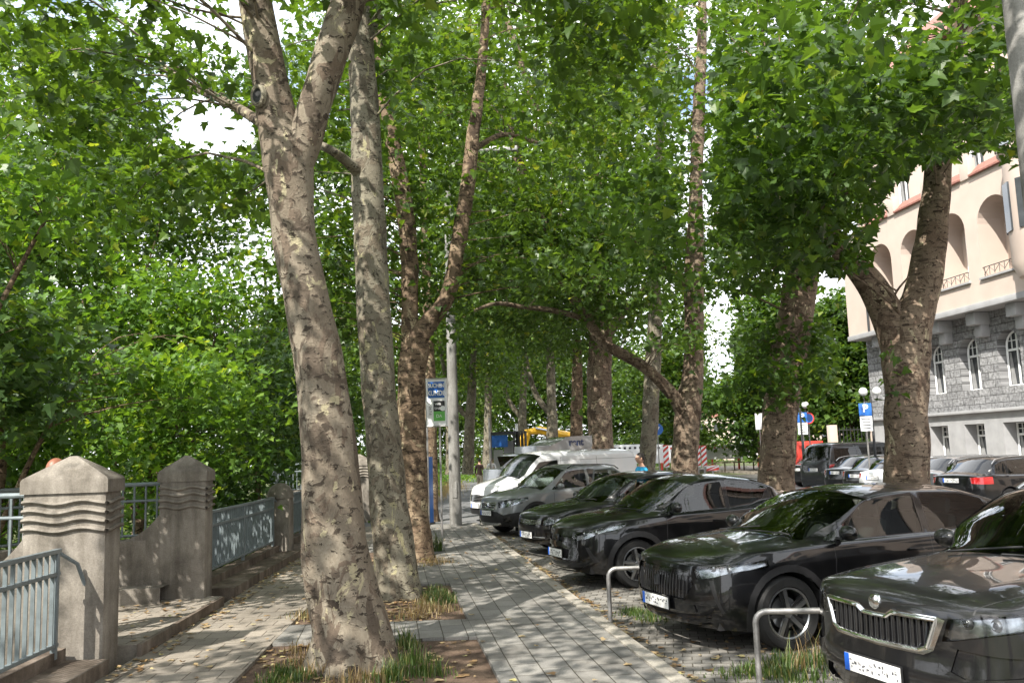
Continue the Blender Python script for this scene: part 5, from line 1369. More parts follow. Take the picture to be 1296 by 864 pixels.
front_bars(vn,bv,mirror_poly([(0,.80),(.50,.78),(.46,.64),(0,.62)]),4,'grille_slats',M['satin'],.008,False,-.01)
# grey box truck behind the van
c=at(700,560,31.5)
t=thing('box_truck','grey box body truck with a wind deflector, rising behind the white van','truck',(c.x-1.2,31.5,ROADZ),R_(24))
MB().box((1.3,0,1.4),(2.2,1.9,1.6),bev=.05).build('box_body',M['paint_silver'],t)
b=MB(); b.grid([[(.3,-.95,1.9),(.3,.95,1.9)],[(.8,-.98,2.2),(.8,.98,2.2)],[(1.5,-1.0,2.48),(1.5,1.0,2.48)],[(2.4,-1.0,2.5),(2.4,1.0,2.5)],[(2.4,-1.0,2.1),(2.4,1.0,2.1)]])
for s in(-1,1): b.bm.faces.new([b.bm.verts.new(p) for p in ((.3,s*.95,1.9),(.8,s*.98,2.2),(1.5,s*1.0,2.48),(2.4,s*1.0,2.5),(2.4,s*1.0,2.1),(1.5,s*1.0,2.0))])
b.build('roof_fairing',M['paint_silver'],t)
b=MB(); b.box((-.3,0,.95),(1.6,1.85,1.0),bev=.12); b.box((0.15,0,1.6),(1.2,1.75,.7),bev=.15); b.build('cab',M['paint_silver'],t)
MB().box((-.46,0,1.62),(.05,1.5,.5),Matrix.Rotation(-.3,3,'Y')).build('windscreen',M['glass_dark'],t)
for x in(.1,2.0):
    for s in(-1,1): MB().lathe([(.001,-.1),(.25,-.1),(.34,-.09),(.36,0),(.34,.09),(.25,.1),(.001,.1)],20,'y',(x,s*.88,.36)).build('wheel',M['tyre'],t)
text('rent',t,(1.75,-1.012,2.27),.34,M['navy'],rot=(PI/2,0,0),bold=.01)
# opposite row, tails towards us
OG='cars parked on the far side of the road with their tails this way'
def place_rear(spec,px,Y,yaw,name,label,zpl,**k):
    sp=dict(S[spec]) if isinstance(spec,str) else spec; L=sp['L']; x=(px-648)/F*Y
    for _ in range(3):
        q=proj([[x,Y,ROADZ+zpl]])[0]; x+=(px-q[0])*Y/F
    a=R_(yaw); loc=(x+L*math.cos(a),Y+L*math.sin(a),ROADZ)   # nose position
    return build_car(sp,loc,a+PI,name,label,detail=False,front=False,group=OG,**k)
place_rear('minibus',1029.6,35,20,'parked_minibus','dark grey minibus parked across the road',.95,cat='minibus')
hb=dict(S['hatch']); hb.update(rplate=.80,rearpan=S['wagon']['rearpan'],frontpan=[])
place_rear(hb,1008,40,20,'parked_car','small black car mostly hidden left of the minibus',.8)
w1=dict(S['wagon']); place_rear(w1,1056,32.5,20,'parked_car','black estate beside the minibus with sky in its rear window',.86)
w2=dict(hb); place_rear(w2,1081,30.4,20,'parked_car','second black car to the right of the minibus',.8)
w3=dict(hb); w3['paint']=M['paint_white']; place_rear(w3,1104,28.3,20,'parked_car','white hatchback left of the forked tree across the road',.7)
w4=dict(S['wagon']); w4['paint']=M['paint_silver']; place_rear(w4,1160,26.2,20,'parked_car','silver estate half hidden behind the forked tree',.86)
w5=dict(S['wagon']); place_rear(w5,1203,23.6,20,'parked_car','black estate with red tail lights in front of the stone facade',.86)
# ------------------------------------------------------------ pink and stone building
FX0=25.85; FA=math.atan(.139)
bl=thing('apartment_building','pale pink town house with arched loggias over a rough grey stone ground floor','building',(FX0-.139*38,38,0),FA)
# local frame: x outwards to the right/inside building, y along facade away from camera ; origin at Y=38
M['plaster']=simple('pink_plaster',(.47,.385,.33),.85,var=.05,scale=1.2,bump=.05)
M['plaster_light']=simple('cream_plaster',(.50,.41,.35),.85,var=.05,scale=1.2)
t=NT('rusticated_stone'); v=t.coord(rot=(PI/2,0,PI/2)); v=t.coord()
mp=t.n('Mapping'); sepx=t.n('SeparateXYZ'); t.l(v,sepx.inputs[0]); cb=t.n('CombineXYZ'); t.l(sepx.outputs[1],cb.inputs[0]); t.l(sepx.outputs[2],cb.inputs[1])
bk=t.n('TexBrick',Scale=1.0); bk.inputs['Brick Width'].default_value=.75; bk.inputs['Row Height'].default_value=.33; bk.inputs['Mortar Size'].default_value=.02; bk.inputs['Mortar Smooth'].default_value=.6
bk.inputs['Color1'].default_value=(.27,.27,.275,1);bk.inputs['Color2'].default_value=(.19,.19,.195,1);bk.inputs['Mortar'].default_value=(.13,.13,.13,1)
t.l(cb.outputs[0],bk.inputs['Vector']); nz=t.noise(cb.outputs[0],7,6,.7)
c=t.mix(.75,bk.outputs[0],t.ramp(nz,[(.35,(.2,.2,.2)),(.65,(.8,.8,.8))]),'OVERLAY')
h=t.mix(.45,t.ramp(bk.outputs['Fac'],[(0,(1,1,1)),(1,(0,0,0))]),nz)
M['rustic']=t.done(t.bsdf(c,.9,0,t.bump(h,1,.09),.2))
M['stone_plain']=simple('smooth_grey_stone',(.30,.30,.305),.85,var=.12,scale=2,bump=.1)
M['window_glass']=simple('window_pane',(.05,.055,.06),.06,0,.3,1.5)
M['curtain']=simple('window_curtain',(.25,.25,.25),.9)
M['rooftile']=simple('red_clay_tile',(.25,.11,.085),.8,var=.25,scale=8)
M['slate']=simple('slate_roof',(.16,.18,.20),.6,var=.2,scale=10)
Y0,Y1=-7.5,9.6
def wall_panel(x,y0,y1,z0,z1,holes,mat,name,depth=.5,parent=bl,revmat=None):
    """flat wall with arched or square openings and real reveals; holes=(yc,w,zb,zt,arch)"""
    b=MB(); hs=sorted(holes); cur=y0
    def poly(pts): 
        b.bm.faces.new([b.bm.verts.new((x,p[0],p[1])) for p in pts])
    edges=[(h[0]-h[1]/2,h[0]+h[1]/2,h) for h in hs]
    for a,c_,h in edges:
        if a>cur: poly([(cur,z0),(a,z0),(a,z1),(cur,z1)])
        yc,w,zb_,zt,arch=h
        if zb_>z0: poly([(a,z0),(c_,z0),(c_,zb_),(a,zb_)])
        r=w/2 if arch else 0; N=12
        out=[(a,zb_)]
        if arch:
            zs=zt-r*arch
            arc=[(yc-r*math.cos(PI*k/N),zs+r*arch*math.sin(PI*k/N)) for k in range(N+1)]
            for k in range(N): poly([arc[k],arc[k+1],(arc[k+1][0],z1),(arc[k][0],z1)])
            out+=arc
        else:
            poly([(a,zt),(c_,zt),(c_,z1),(a,z1)]); out+=[(a,zt),(c_,zt)]
        out+=[(c_,zb_)]
        q=out+[out[0]]
        rows=[[(x,p[0],p[1]) for p in q],[(x+depth,p[0],p[1]) for p in q]]
        b.grid(rows,1)
        cur=c_
    if cur<y1: poly([(cur,z0),(y1,z0),(y1,z1),(cur,z1)])
    return b.build(name,[mat,revmat or mat],parent,False)
def window(x,yc,w,zb_,zt,arch,name='window',parent=bl,grid_=True):
    o=thing(name,None,None,(x,yc,zb_)); o.parent=parent; h=zt-zb_; r=w/2
    g_=MB(); zs=h-(r*arch if arch else 0); pts=[(-r,0),(-r,zs)]+([(-r*math.cos(PI*k/10),zs+r*arch*math.sin(PI*k/10)) for k in range(1,10)] if arch else [])+[(r,zs),(r,0)]
    g_.bm.faces.new([g_.bm.verts.new((.05,a,b_)) for a,b_ in pts]); g_.build('pane',M['window_glass'],o,False)
    f=MB(); f.tube([(0,a,b_) for a,b_ in pts+[pts[0]]],.055,4)
    f.box((0,0,h*.5),(.06,.07,h)); f.box((-.005,0,h*.66),(.07,w,.09))
    for q in (-.25,.25): f.box((0,q*w,h*.83),(.04,.03,h*.33))
    f.box((0,0,h*.83),(.04,w,.03)); f.build('frame',M['white'],o,False)
    cu=MB()
    for s in (-1,1):
        cu.grid([[(.045,s*r*.93,.05),(.045,s*r*.93,h*.62)],[(.04,s*r*.45,.05),(.04,s*r*.72,h*.62)]])
    cu.build('curtains',M['curtain'],o,False)
    MB().box((-.12,0,-.05),(.34,w+.3,.09)).build('sill',M['stone_plain'],o)
    return o
sy=[36.6+2.55*i-38 for i in range(-2,6)]   # local y of ground floor windows
sy=[y/1.0 for y in sy if Y0+1<y<Y1-1]
wall_panel(0,Y0,Y1,3.0,7.25,[(y,1.35,3.95,6.3,.95) for y in sy],M['rustic'],'stone_wall',.55)
for y in sy: window(.42,y,1.27,3.97,6.26,.95)
wall_panel(-.10,Y0,Y1,-.2,2.98,[(y,1.35,1.0,2.45,0) for y in sy],M['stone_plain'],'plinth_wall',.75)
for y in sy: window(.5,y,1.2,1.0,2.42,0,'basement_window')
MB().box((-.16,(Y0+Y1)/2,2.99),(.25,Y1-Y0,.14),bev=.03).build('stone_course',M['stone_plain'],bl)
for y in sy:
    yy=y+1.27
    b=MB(); b.box((-.35,yy,6.95),(.75,.62,.55),bev=.06); b.box((-.18,yy,6.45),(.45,.5,.6),bev=.08); b.build('corbel',M['stone_plain'],bl)
MB().box((-.45,(Y0+Y1)/2,7.36),(1.2,Y1-Y0,.26),bev=.03).build('cornice',M['stone_plain'],bl)
ly=[.3+2.85*i for i in range(-2,5)]; ly=[y for y in ly if Y0+1.3<y<Y1-1]
wall_panel(-.95,Y0,Y1,7.5,12.9,[(y,2.0,8.5,11.75,.95) for y in ly],M['plaster'],'plaster_wall',1.25)
for y in ly:
    window(.22,y,1.15,8.6,11.4,.95,'loggia_window')
    b=MB()
    for k in range(7):
        q=-.9+.3*k; b.tube([(-.9,y+q,8.55),(-.9,y+q,8.92)],.015,4)
    b.tube([(-.9,y-1,8.92),(-.9,y+1,8.92)],.02,5); b.tube([(-.9,y-.95,8.6),(-.9,y-.6,8.88),(-.9,y-.3,8.62),(-.9,y,8.88),(-.9,y+.3,8.62),(-.9,y+.6,8.88),(-.9,y+.95,8.6)],.014,4)
    b.build('balcony_rail',M['dark_metal'],bl)
    MB().box((-.98,y,8.45),(.16,2.2,.08)).build('loggia_sill',M['stone_plain'],bl)
# back wall of loggias and building mass
MB().box((.45,(Y0+Y1)/2,10.2),(.3,Y1-Y0,5.4)).build('loggia_back_wall',M['plaster'],bl)
MB().box((4.7,(Y0+Y1)/2,6.4),(8.0,Y1-Y0,12.9)).build('rear_block',M['plaster_light'],bl)
# balustrade line and tiled apron over the loggias, set-back upper floors
for k,y in enumerate(ly):
    b=MB(); b.box((-.86,y+1.42,13.3),(.35,.6,.9),bev=.03); b.build('parapet_pier',M['plaster'],bl)
    b=MB(); b.grid([[(-1.05,y-1.1,12.95),(-1.05,y+1.1,12.95)],[(-.55,y-1.1,13.45),(-.55,y+1.1,13.45)]]); b.box((-.95,y,12.93),(.3,2.2,.08)); b.build('tile_apron',M['rooftile'],bl,False)
wall_panel(.6,Y0,Y1,12.9,20.5,[(y,1.2,13.9,16.9,0) for y in ly],M['plaster_light'],'upper_wall',.4)
for y in ly: window(.85,y,1.1,13.95,16.85,0,'upper_window')
MB().box((.5,(Y0+Y1)/2,17.6),(.3,Y1-Y0,.18),bev=.04).build('string_course',M['plaster'],bl)
b=MB(); b.grid([[(-.2,Y0,20.4),(-.2,Y1,20.4)],[(4.5,Y0,25),(4.5,Y1,25)],[(9,Y0,20.4),(9,Y1,20.4)]]); b.build('roof',M['rooftile'],bl,False)
b=MB(); b.box((4.4,Y1-.02,14),(8,.3,13)); b.build('gable_wall',M['plaster'],bl,False)
MB().tube([(-1.02,ly[-1]+1.45,7.5),(-1.02,ly[-1]+1.45,12.9)],.06,8).build('drainpipe',M['dark_metal'],bl)
# round bay at the near end
yb=at(1309,300,35).y; b=MB(); cy=-5.2; cx=-.7
b.lathe([(.001,7.4),(1.15,7.9),(1.35,8.4),(1.35,12.6),(1.5,12.75),(1.5,12.95)],32,'z',(cx,cy,0)); b.build('round_bay',M['plaster'],bl)
b=MB(); b.lathe([(1.55,12.95),(1.35,13.3),(.9,14.3),(.7,14.9),(.001,15.0)],24,'z',(cx,cy,0)); b.build('bay_roof',M['slate'],bl)
for a in (-160,-125,-90,160,125):
    A=R_(a); 
    w_=MB(); w_.box((cx+1.33*math.cos(A),cy+1.33*math.sin(A),10.6),(.12,.55,1.9),Matrix.Rotation(A,3,'Z')); w_.build('bay_window',M['window_glass'],bl,False)
# ------------------------------------------------------------ buildings far off
t=thing('villa','distant cream villa with tall columns behind the parking sign','building',(33,86,0),R_(8))
MB().box((0,0,3.6),(16,8,7.4)).build('wall',M['plaster_light'],t,False)
for k in range(8): MB().box((-7+k*2,-4.1,2.6),(.9,.1,2.8)).build('window',M['window_glass'],t,False)
b=MB(); b.grid([[(-8.4,-4.5,7.2),(8.4,-4.5,7.2)],[(-8.4,0,10.5),(8.4,0,10.5)],[(-8.4,4.5,7.2),(8.4,4.5,7.2)]]); b.build('roof',M['rooftile'],t,False)
c=at(886,520,125)
t=thing('house','far house with a steep red tiled gable roof at the road bend','house',(c.x,125,0),R_(-14))
MB().box((0,0,2.8),(9,7,5.8)).build('wall',M['plaster_light'],t,False)
b=MB(); b.grid([[(-5,-4,5.6),(-5,4,5.6)],[(0,-4,10.5),(0,4,10.5)],[(5,-4,5.6),(5,4,5.6)]]); b.bm.faces.new([b.bm.verts.new(p) for p in((-4.9,-3.5,5.7),(0,-3.5,10.2),(4.9,-3.5,5.7))]); b.build('roof',M['rooftile'],t,False)
for s in(-2.4,0,2.4): MB().box((s,-3.53,4.2),(1.1,.08,1.5)).build('window',M['window_glass'],t,False)
# garden fence with pillars in front of the villa
t=thing('garden_fence','dark iron fence between pale pillars behind the parked minibus','fence',(23.5,52,0),R_(4))
for k in range(6): MB().box((-5+k*2.6,0,1.4),(.45,.45,2.9),bev=.03).build('pillar',M['plaster_light'],t)
b=MB()
for k in range(60): b.box((-5+k*.22,0,1.7),(.03,.03,2.0))
b.box((1.5,0,2.55),(13,.05,.05)); b.box((1.5,0,.75),(13,.05,.05)); b.build('bars',M['dark_metal'],t,False)
MB().box((1.5,0,.32),(13.2,.4,.65)).build('base_wall',M['stone_plain'],t)
# ------------------------------------------------------------ street furniture far
def pole_sign(px,py,Y,w,h,label,kind,pole_w=.06,extra=True):
    c=at(px,py,Y); t=thing('traffic_sign',label,'sign',(c.x,Y,0),R_(-6)); z=c.z
    MB().tube([(0,.04,0),(0,.04,z+h/2+.05)],pole_w/2,8).build('pole',M['galv'],t)
    if kind=='P':
        MB().box((0,0,z),(w,.02,h),bev=.006).build('panel',M['blue'],t); text('P',t,(0,-.014,z+.03),h*.85,M['white'],bold=.01)
        if extra:
            MB().box((0,0,z-h/2-.27),(w*.95,.02,.5)).build('supplementary_plate',M['white'],t)
            b=MB()
            for k in range(4): b.box((0,-.012,z-h/2-.12-.1*k),(w*.6,.004,.025))
            b.build('print_lines',M['black'],t,False)
    elif kind=='arrow':
        MB().lathe([(.001,-.012),(w/2,-.012),(w/2,.012),(.001,.012)],24,'y',(0,0,z)).build('disc',M['blue'],t)
        b=MB(); b.box((.02,-.016,z),(w*.1,.006,w*.5),Matrix.Rotation(.6,3,'Y')); b.build('arrow',M['white'],t,False)
    elif kind=='red':
        MB().lathe([(.001,-.012),(w/2,-.012),(w/2,.012),(.001,.012)],24,'y',(0,0,z)).build('disc',M['red'],t); MB().lathe([(.001,-.016),(w/2*.78,-.016),(w/2*.78,-.01)],24,'y',(0,0,z)).build('field',M['blue'],t)
    else:
        MB().box((0,0,z),(w,.03,h)).build('panel',M['white'],t)
    return t
pole_sign(1095,518,30,.42,.42,'blue parking sign with white plate, right of the minibus','P')
pole_sign(1015,528,38,.42,.42,'second blue parking sign, left of the minibus roof','P')
pole_sign(1023,529,38.4,.5,.5,'round red no stopping sign beside the left parking sign','red')
pole_sign(961,533,44,.4,.8,'white notice sign just left of the leaning trunk','w')
pole_sign(832,543,46,.6,.6,'round blue arrow sign behind the medium pale trunk','arrow')
pole_sign(654,545,48,.14,.75,'thin white vertical street sign beside the kiosk','w')
for px,py,Y,lab in ((1101,496,31,'globe lamp cluster above the blue parking sign'),(1012,513,38,'globe lamp seen just left of the minibus')):
    c=at(px,py,Y); t=thing('globe_lamp',lab,'street lamp',(c.x,Y,0)); MB().lathe([(.08,0),(.05,1),(.04,c.z-.15),(.001,c.z-.1)],12,'z').build('pole',M['dark_metal'],t)
    for s in (-1,1):
        MB().tube([(0,0,c.z-.35),(s*.22,0,c.z-.32),(s*.24,0,c.z-.15)],.02,6).build('arm',M['dark_metal'],t)
        MB().ball((s*.24,0,c.z+.02),.15,16).build('globe',M['lampglass'],t)
c=at(621,520,40); t=thing('pole','thin white pole between the walkers and the kiosk','pole',(at(621,590,40).x,40,0)); MB().tube([(0,0,0),(0,0,at(621,528,40).z)],.05,8).build('shaft',M['galv'],t)
# kiosk / telephone pillar
c=at(638,560,47); t=thing('kiosk','tall grey glass kiosk with a blue header in the distance','kiosk',(c.x,47,0),R_(-10))
for x in(-.62,.62):
    for y_ in(-.4,.4): MB().box((x,y_,1.45),(.09,.09,2.9)).build('corner_post',M['dark_metal'],t)
MB().box((0,0,2.92),(1.45,1.0,.14)).build('roof',M['dark_metal'],t)
MB().box((-.15,-.43,2.5),(.85,.04,.62)).build('header_panel',M['blue'],t)
MB().box((-.25,-.42,1.1),(.5,.03,1.9)).build('glass_panel',M['satin'],t); MB().box((.25,.0,1.3),(.5,.3,2.4)).build('cabinet',M['stone_plain'],t)
b=MB()
for k in range(3): b.box((.80+.18*k,0,1.5),(.06,.5,3.0))
b.build('fins',M['dark_metal'],t)
# excavator
c=at(700,573,60); t=thing('excavator','yellow excavator with its arm folded behind the box truck','excavator',(c.x,60,0),R_(8))
z=c.z
MB().tube([(-2.0,0,z+.1),(-1.7,0,z+1.45),(-.9,0,z+1.55),(1.2,0,z+1.1),(2.6,0,z+.3)],[.18,.26,.28,.3,.26],8).build('boom',M['yellow'],t)
MB().tube([(-1.9,0,z+1.3),(-2.3,0,z+.2),(-2.2,0,z-1.2)],[.26,.22,.15],8).build('dipper',M['yellow'],t)
b=MB(); b.box((2.6,0,1.6),(2.8,2.2,1.3),bev=.12); b.build('engine_house',M['yellow'],t)
b=MB(); b.box((1.6,.5,z-.1),(1.2,1,1.8),bev=.1); b.build('cab',M['dark_metal'],t)
for s in(-1,1): MB().box((2.2,s*.95,.45),(3.6,.5,.85),bev=.3).build('track',M['black'],t)
MB().tube([(-1.2,-.3,z+1.7),(.2,-.3,z+1.4)],.07,8).build('ram',M['chrome'],t)
b=MB(); b.box((-2.15,0,-.3+z-1.3),(.9,.9,.8),bev=.1); b.build('bucket',M['dark_metal'],t)
# red and white construction boards
BG='red and white guide boards of the roadworks'
def board(px,py,Y,w,h,label,ang=.6,foot=True,n=5):
    c=at(px,py,Y); t=thing('guide_board',label,'barrier board',(c.x,Y,ROADZ),R_(-6),BG); z=c.z-ROADZ
    MB().box((0,0,z),(w,.04,h),bev=.01).build('panel',M['white'],t)
    b=MB(); 
    k0=int(w/h*2)+n
    for k in range(-k0,k0+1):
        zc_=k*.26
        pts=[(-w/2,z+zc_-ang*w/2),(w/2,z+zc_+ang*w/2),(w/2,z+zc_+ang*w/2+.13),(-w/2,z+zc_-ang*w/2+.13)]
        cl=[(p[0],min(max(p[1],z-h/2),z+h/2)) for p in pts]
        if abs(cl[0][1]-cl[3][1])+abs(cl[1][1]-cl[2][1])<.01: continue
        b.bm.faces.new([b.bm.verts.new((p[0],-.024,p[1])) for p in cl])
    b.build('stripes',M['red'],t,False)
    MB().box((0,.02,(z-h/2)/2),(.07,.05,max(.05,z-h/2))).build('stem',M['galv'],t); MB().box((0,0,.05),(.75,.32,.1),bev=.02).build('foot',M['black'],t)
    return t
board(883,577,41,.25,1.0,'guide board at the left of the pair by the road',.9)
board(891,577,42,.25,1.0,'guide board at the right of the pair by the road',.9)
board(902,592,40,.55,.26,'low striped board in front of the road pair',.6)
board(843,577,40,.25,1.0,'single guide board between the two pale trunks',.9)
board(875,578,44,.22,1.0,'narrow guide board hidden beside the tall trunk',.9)
# white red mesh fences
FG='white site fence panels round the roadworks'
for i,(px,Y,w) in enumerate([(778,52,3.4),(806,53,3.2),(852,56,3.0),(905,70,4),(930,74,4.2),(990,60,2.6)]):
    c=at(px,573,Y); t=thing('site_fence',['white fence panel above the front of the van roof','white fence panel above the rear of the van roof','white fence panel between the two pale trunks','long white panel left of the red roofed house','long white panel beside the green verge','white panel behind the leaning trunk'][i],'site fence',(c.x,Y,ROADZ),R_(-5),FG)
    zt=at(px,563,Y).z-ROADZ
    MB().box((0,0,zt-.55),(w,.05,1.1),bev=.01).build('panel',M['white'],t)
    b=MB()
    for k in range(int(w/.3)): b.box((-w/2+.2+k*.3,-.03,zt-.2),(.14,.01,.12))
    b.build('slots',M['black'] if i<2 else M['red'],t,False)
    for s in(-1,1): MB().box((s*w*.45,0,(zt-1.1)/2),(.1,.4,zt-1.1)).build('leg',M['red'],t)
c=at(1019,557,43); t=thing('site_container','red site container behind the dark minibus','container',(c.x,43,ROADZ),R_(5))
MB().box((-.2,0,1.05),(1.3,2,2.0),bev=.03).build('body',M['red'],t); MB().box((-.5,-1.01,1.0),(.5,.03,1.7)).build('door',M['red'],t); b=MB()
for k in range(5): b.box((-.1+.1*k,-1.02,1.0),(.04,.03,1.7))
b.build('ribs',M['red'],t)
# low wooden rail fence at the bend
t=thing('low_fence','low wooden rail fence round the verge at the road bend','fence',(at(930,570,66).x,66,0),R_(-4))
for k in range(10): MB().box((-2.2+k*.7,0,.3),(.09,.09,.75)).build('post',M['twig'],t)
MB().box((1.0,0,.62),(6.8,.06,.08)).build('rail',M['twig'],t)
# unseen town houses across the road, added for reflections in car paint and glass
for x,y,h,lab in ((24.5,14,17,'unseen plain cream town house next to the pink one, added for reflections'),(25.5,-8,15,'unseen plain town house across the road behind the camera, added for reflections')):
    t=thing('unseen_town_house',lab,'building',(x,y,0),FA)
    MB().box((4,0,h/2),(8,19,h)).build('wall',M['plaster_light'],t,False)
    for k in range(4):
        for j in range(7): MB().box((-.02,-8.1+j*2.7,2.4+k*3.6),(.1,1.3,2.0)).build('window',M['window_glass'],t,False)
    b=MB(); b.grid([[(-.4,-9.6,h),(-.4,9.6,h)],[(4,-9.6,h+4),(4,9.6,h+4)],[(8.4,-9.6,h),(8.4,9.6,h)]]); b.build('roof',M['rooftile'],t,False)
# ------------------------------------------------------------ people
def person(label,loc,rz,H,shirt,trs,hair,pose='stand',skin=M['skin']):
    s=H/1.75; t=thing('person',label,'person',loc,rz)
    me=bpy.data.meshes.new('body'); bm=bmesh.new()
    J={'pel':(0,0,.95,.15),'wa':(0,0,1.10,.135),'ch':(0,.01,1.30,.155),'sh':(0,.01,1.42,.12),'nk':(0,0,1.50,.055),'hd0':(0,-.01,1.56,.062),
     'ls':(.17,0,1.40,.065),'le':(.24,.02,1.13,.045),'lw':(.23,-.10,.90,.032),'lh':(.23,-.13,.82,.03),'rs':(-.17,0,1.40,.065),'re':(-.24,.02,1.13,.045),'rw':(-.23,-.10,.90,.032),'rh':(-.23,-.13,.82,.03),
     'lhp':(.09,0,.90,.10),'lk':(.10,-.02,.50,.062),'la':(.10,.02,.10,.042),'lt':(.10,-.14,.04,.04),'rhp':(-.09,0,.90,.10),'rk':(-.11,.03,.50,.062),'ra':(-.11,.10,.10,.042),'rt':(-.11,-.05,.04,.04)}
    if pose=='lean':
        for k_ in ('ch','sh','nk','hd0','ls','rs','le','re','lw','rw','lh','rh'):
            x,y,z,r=J[k_]; d=z-.95; J[k_]=(x,y-d*.30 if z>.95 else y,z-abs(d)*.04,r)
        for k_,p in (('le',(.26,-.25,1.15,.045)),('lw',(.20,-.48,1.10,.032)),('lh',(.19,-.56,1.10,.03)),('re',(-.26,-.25,1.15,.045)),('rw',(-.20,-.48,1.12,.032)),('rh',(-.19,-.56,1.12,.03))): J[k_]=p
    V={k_:bm.verts.new((v[0]*s,v[1]*s,v[2]*s)) for k_,v in J.items()}
    for e in ('pel-wa','wa-ch','ch-sh','sh-nk','nk-hd0','sh-ls','ls-le','le-lw','lw-lh','sh-rs','rs-re','re-rw','rw-rh','pel-lhp','lhp-lk','lk-la','la-lt','pel-rhp','rhp-rk','rk-ra','ra-rt'):
        a,b_=e.split('-'); bm.edges.new((V[a],V[b_]))
    bm.verts.index_update(); order=list(J); bm.to_mesh(me); bm.free()
    o=link('body',me,t); md=o.modifiers.new('s','SKIN'); 
    for i,k_ in enumerate(order): 
        r=J[k_][3]*s; f=.72 if k_ in('ch','sh','wa','pel') else 1
        me.skin_vertices[0].data[i].radius=(r,r*f) if k_ in('ch','sh','wa','pel') else (r,r)
    me.skin_vertices[0].data[0].use_root=True
    o.modifiers.new('u','SUBSURF').levels=2
    dg=bpy.context.evaluated_depsgraph_get(); m2=bpy.data.meshes.new_from_object(o.evaluated_get(dg)); o.modifiers.clear(); o.data=m2; bpy.data.meshes.remove(me)
    m2.materials.clear()
    for m in (skin,shirt,trs,M['black']): m2.materials.append(m)
    for p in m2.polygons:
        c=p.center/s; p.use_smooth=True
        p.material_index=3 if c.z<.09 else (2 if c.z<.97 and abs(c.x)<.2 else (1 if (c.z<1.47 and not(abs(c.x)>.2 and c.z<1.18 and c.y<-.0 or c.z<.97)) else 0))
    hd=Vector(J['hd0'][:3])*s+Vector((0,-.015,.085))*s
    h=MB(); h.ball(hd,(.075*s,.095*s,.115*s),18); h.ball(hd+Vector((0,-.098,-.01))*s,(.012*s,.02*s,.02*s),8)
    for q in(-1,1): h.ball(hd+Vector((q*.077,0,-.005))*s,(.012*s,.02*s,.03*s),8)
    h.build('head',skin,t)
    e=MB()
    for q in(-1,1): e.ball(hd+Vector((q*.03,-.087,.015))*s,.011*s,8)
    e.build('eyes',M['black'],t)
    if hair:
        h=MB(); h.ball(hd+Vector((0,.014,.022))*s,(.084*s,.098*s,.108*s),18)
        for v in h.bm.verts:
            if v.co.y<hd.y-.045*s and v.co.z<hd.z+.055*s: v.co.y=hd.y-.045*s
            if v.co.z<hd.z-.04*s: v.co.z=hd.z-.04*s
        h.build('hair',hair,t)
    for q in(-1,1):
        hn=Vector(J['lh' if q>0 else 'rh'][:3])*s; g_=MB()
        for k in range(4): g_.tube([hn+Vector((q*0,(k-1.5)*.018,-.01))*s,hn+Vector((0,(k-1.5)*.02-.01,-.055-.008*(1.5-abs(k-1.5))))*s,hn+Vector((-q*.01,(k-1.5)*.02-.02,-.09))*s],.008*s,6)
        g_.tube([hn+Vector((0,-.03,.0))*s,hn+Vector((-q*.01,-.055,-.04))*s],.009*s,6); g_.build('fingers',skin,t)
    return t
c=at(812,600,20.4); person('dark haired man in a bright blue T-shirt standing beside the cars',(c.x,20.4,ROADZ),R_(-70),1.86,M['shirt_blue'],M['jeans'],M['hair'])
c=at(607,600,42); person('walker in a dark brown top and pale trousers on the footpath',(c.x,42,-.06),R_(150),1.72,M['shirt_brown'],M['trouser_beige'],M['hair'])
c=at(621,600,45); person('walker in a white top further along the footpath',(c.x+.05,45,-.06),R_(170),1.72,M['shirt_white'],M['shirt_brown'],M['hair'])
c=at(627,600,47); person('far walker in an orange top behind the white pole',(c.x,47,-.06),R_(190),1.72,M['orange'],M['jeans'],M['hair'])
c=at(70,580,9.35); person('person in the niche, head top just showing over left wave pillar',(c.x,9.35,.10),R_(160),1.86,M['shirt_brown'],M['jeans'],M['auburn'])
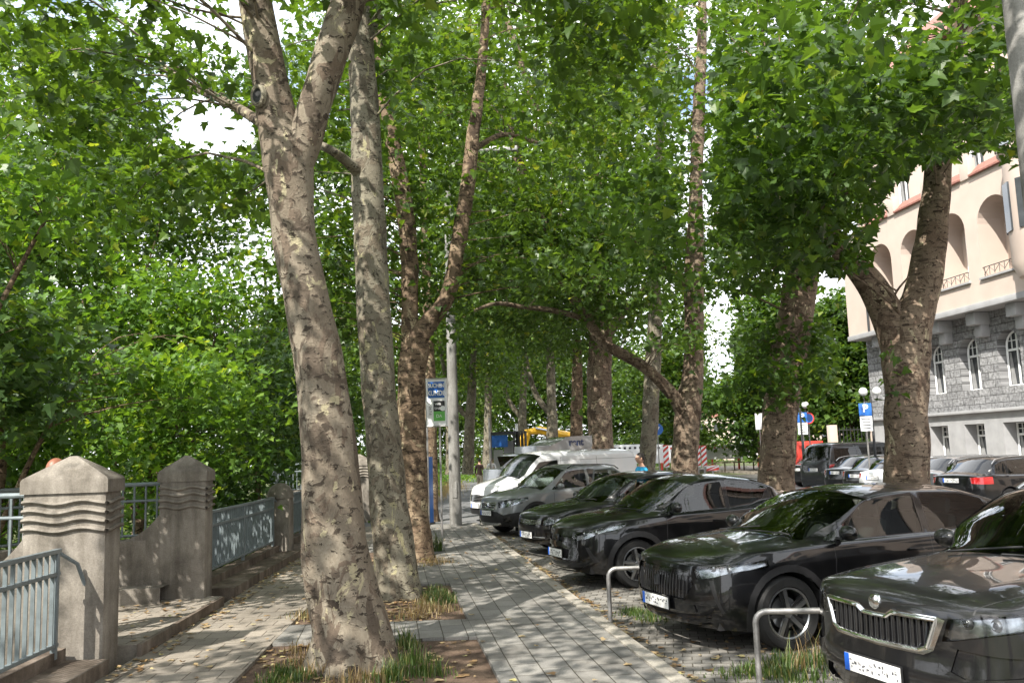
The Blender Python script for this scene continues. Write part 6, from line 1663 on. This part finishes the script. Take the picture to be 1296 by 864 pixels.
# ------------------------------------------------------------ light, sky and camera
SUN=Vector((-.36,-.58,.73)).normalized()
el=math.asin(SUN.z); az=math.atan2(SUN.x,SUN.y)
w=bpy.data.worlds.new('World'); scn.world=w; w.use_nodes=True; nt=w.node_tree
s=nt.nodes.new('ShaderNodeTexSky'); s.sky_type='NISHITA'; s.sun_disc=False; s.sun_elevation=el; s.sun_rotation=az; s.air_density=1.0; s.dust_density=2.5; s.ozone_density=1.0
tc=nt.nodes.new('ShaderNodeTexCoord'); mp=nt.nodes.new('ShaderNodeMapping'); mp.inputs['Scale'].default_value=(1.4,1.4,3.0); mp.inputs['Location'].default_value=(.7,.2,0)
nz=nt.nodes.new('ShaderNodeTexNoise'); nz.inputs['Scale'].default_value=2.2; nz.inputs['Detail'].default_value=7; nz.inputs['Roughness'].default_value=.58
cr=nt.nodes.new('ShaderNodeValToRGB'); cr.color_ramp.elements[0].position=.33; cr.color_ramp.elements[1].position=.52
mx=nt.nodes.new('ShaderNodeMix'); mx.data_type='RGBA'; mx.inputs[7].default_value=(7.5,7.7,8.0,1)
nt.links.new(tc.outputs['Generated'],mp.inputs[0]); nt.links.new(mp.outputs[0],nz.inputs[0]); nt.links.new(nz.outputs[0],cr.inputs[0]); nt.links.new(cr.outputs[0],mx.inputs[0]); nt.links.new(s.outputs[0],mx.inputs[6])
nt.links.new(mx.outputs[2],nt.nodes['Background'].inputs[0]); nt.nodes['Background'].inputs[1].default_value=.15
l=bpy.data.lights.new('sun','SUN'); l.energy=4.6; l.angle=R_(.55); l.color=(1,.95,.86); o=bpy.data.objects.new('sun',l); COL.objects.link(o); o.rotation_euler=(-SUN).to_track_quat('-Z','Y').to_euler(); o.location=(0,0,30)
cam=bpy.data.cameras.new('camera'); co=bpy.data.objects.new('camera',cam); COL.objects.link(co); scn.camera=co
cam.sensor_width=36; cam.lens=F/1296*36; cam.clip_end=2000; cam.clip_start=.05
co.location=(0,0,CZ); 
co.rotation_euler=(Matrix.Rotation(PI/2+PIT,4,'X')@Matrix.Rotation(-ROL,4,'Z')).to_euler()
vs=scn.view_settings; vs.view_transform='Standard'; vs.look='None'; vs.exposure=1.18; vs.gamma=1; vs.use_curve_mapping=False
scn.cycles.max_bounces=8; scn.cycles.transparent_max_bounces=12; scn.cycles.transmission_bounces=4; scn.cycles.sample_clamp_indirect=6
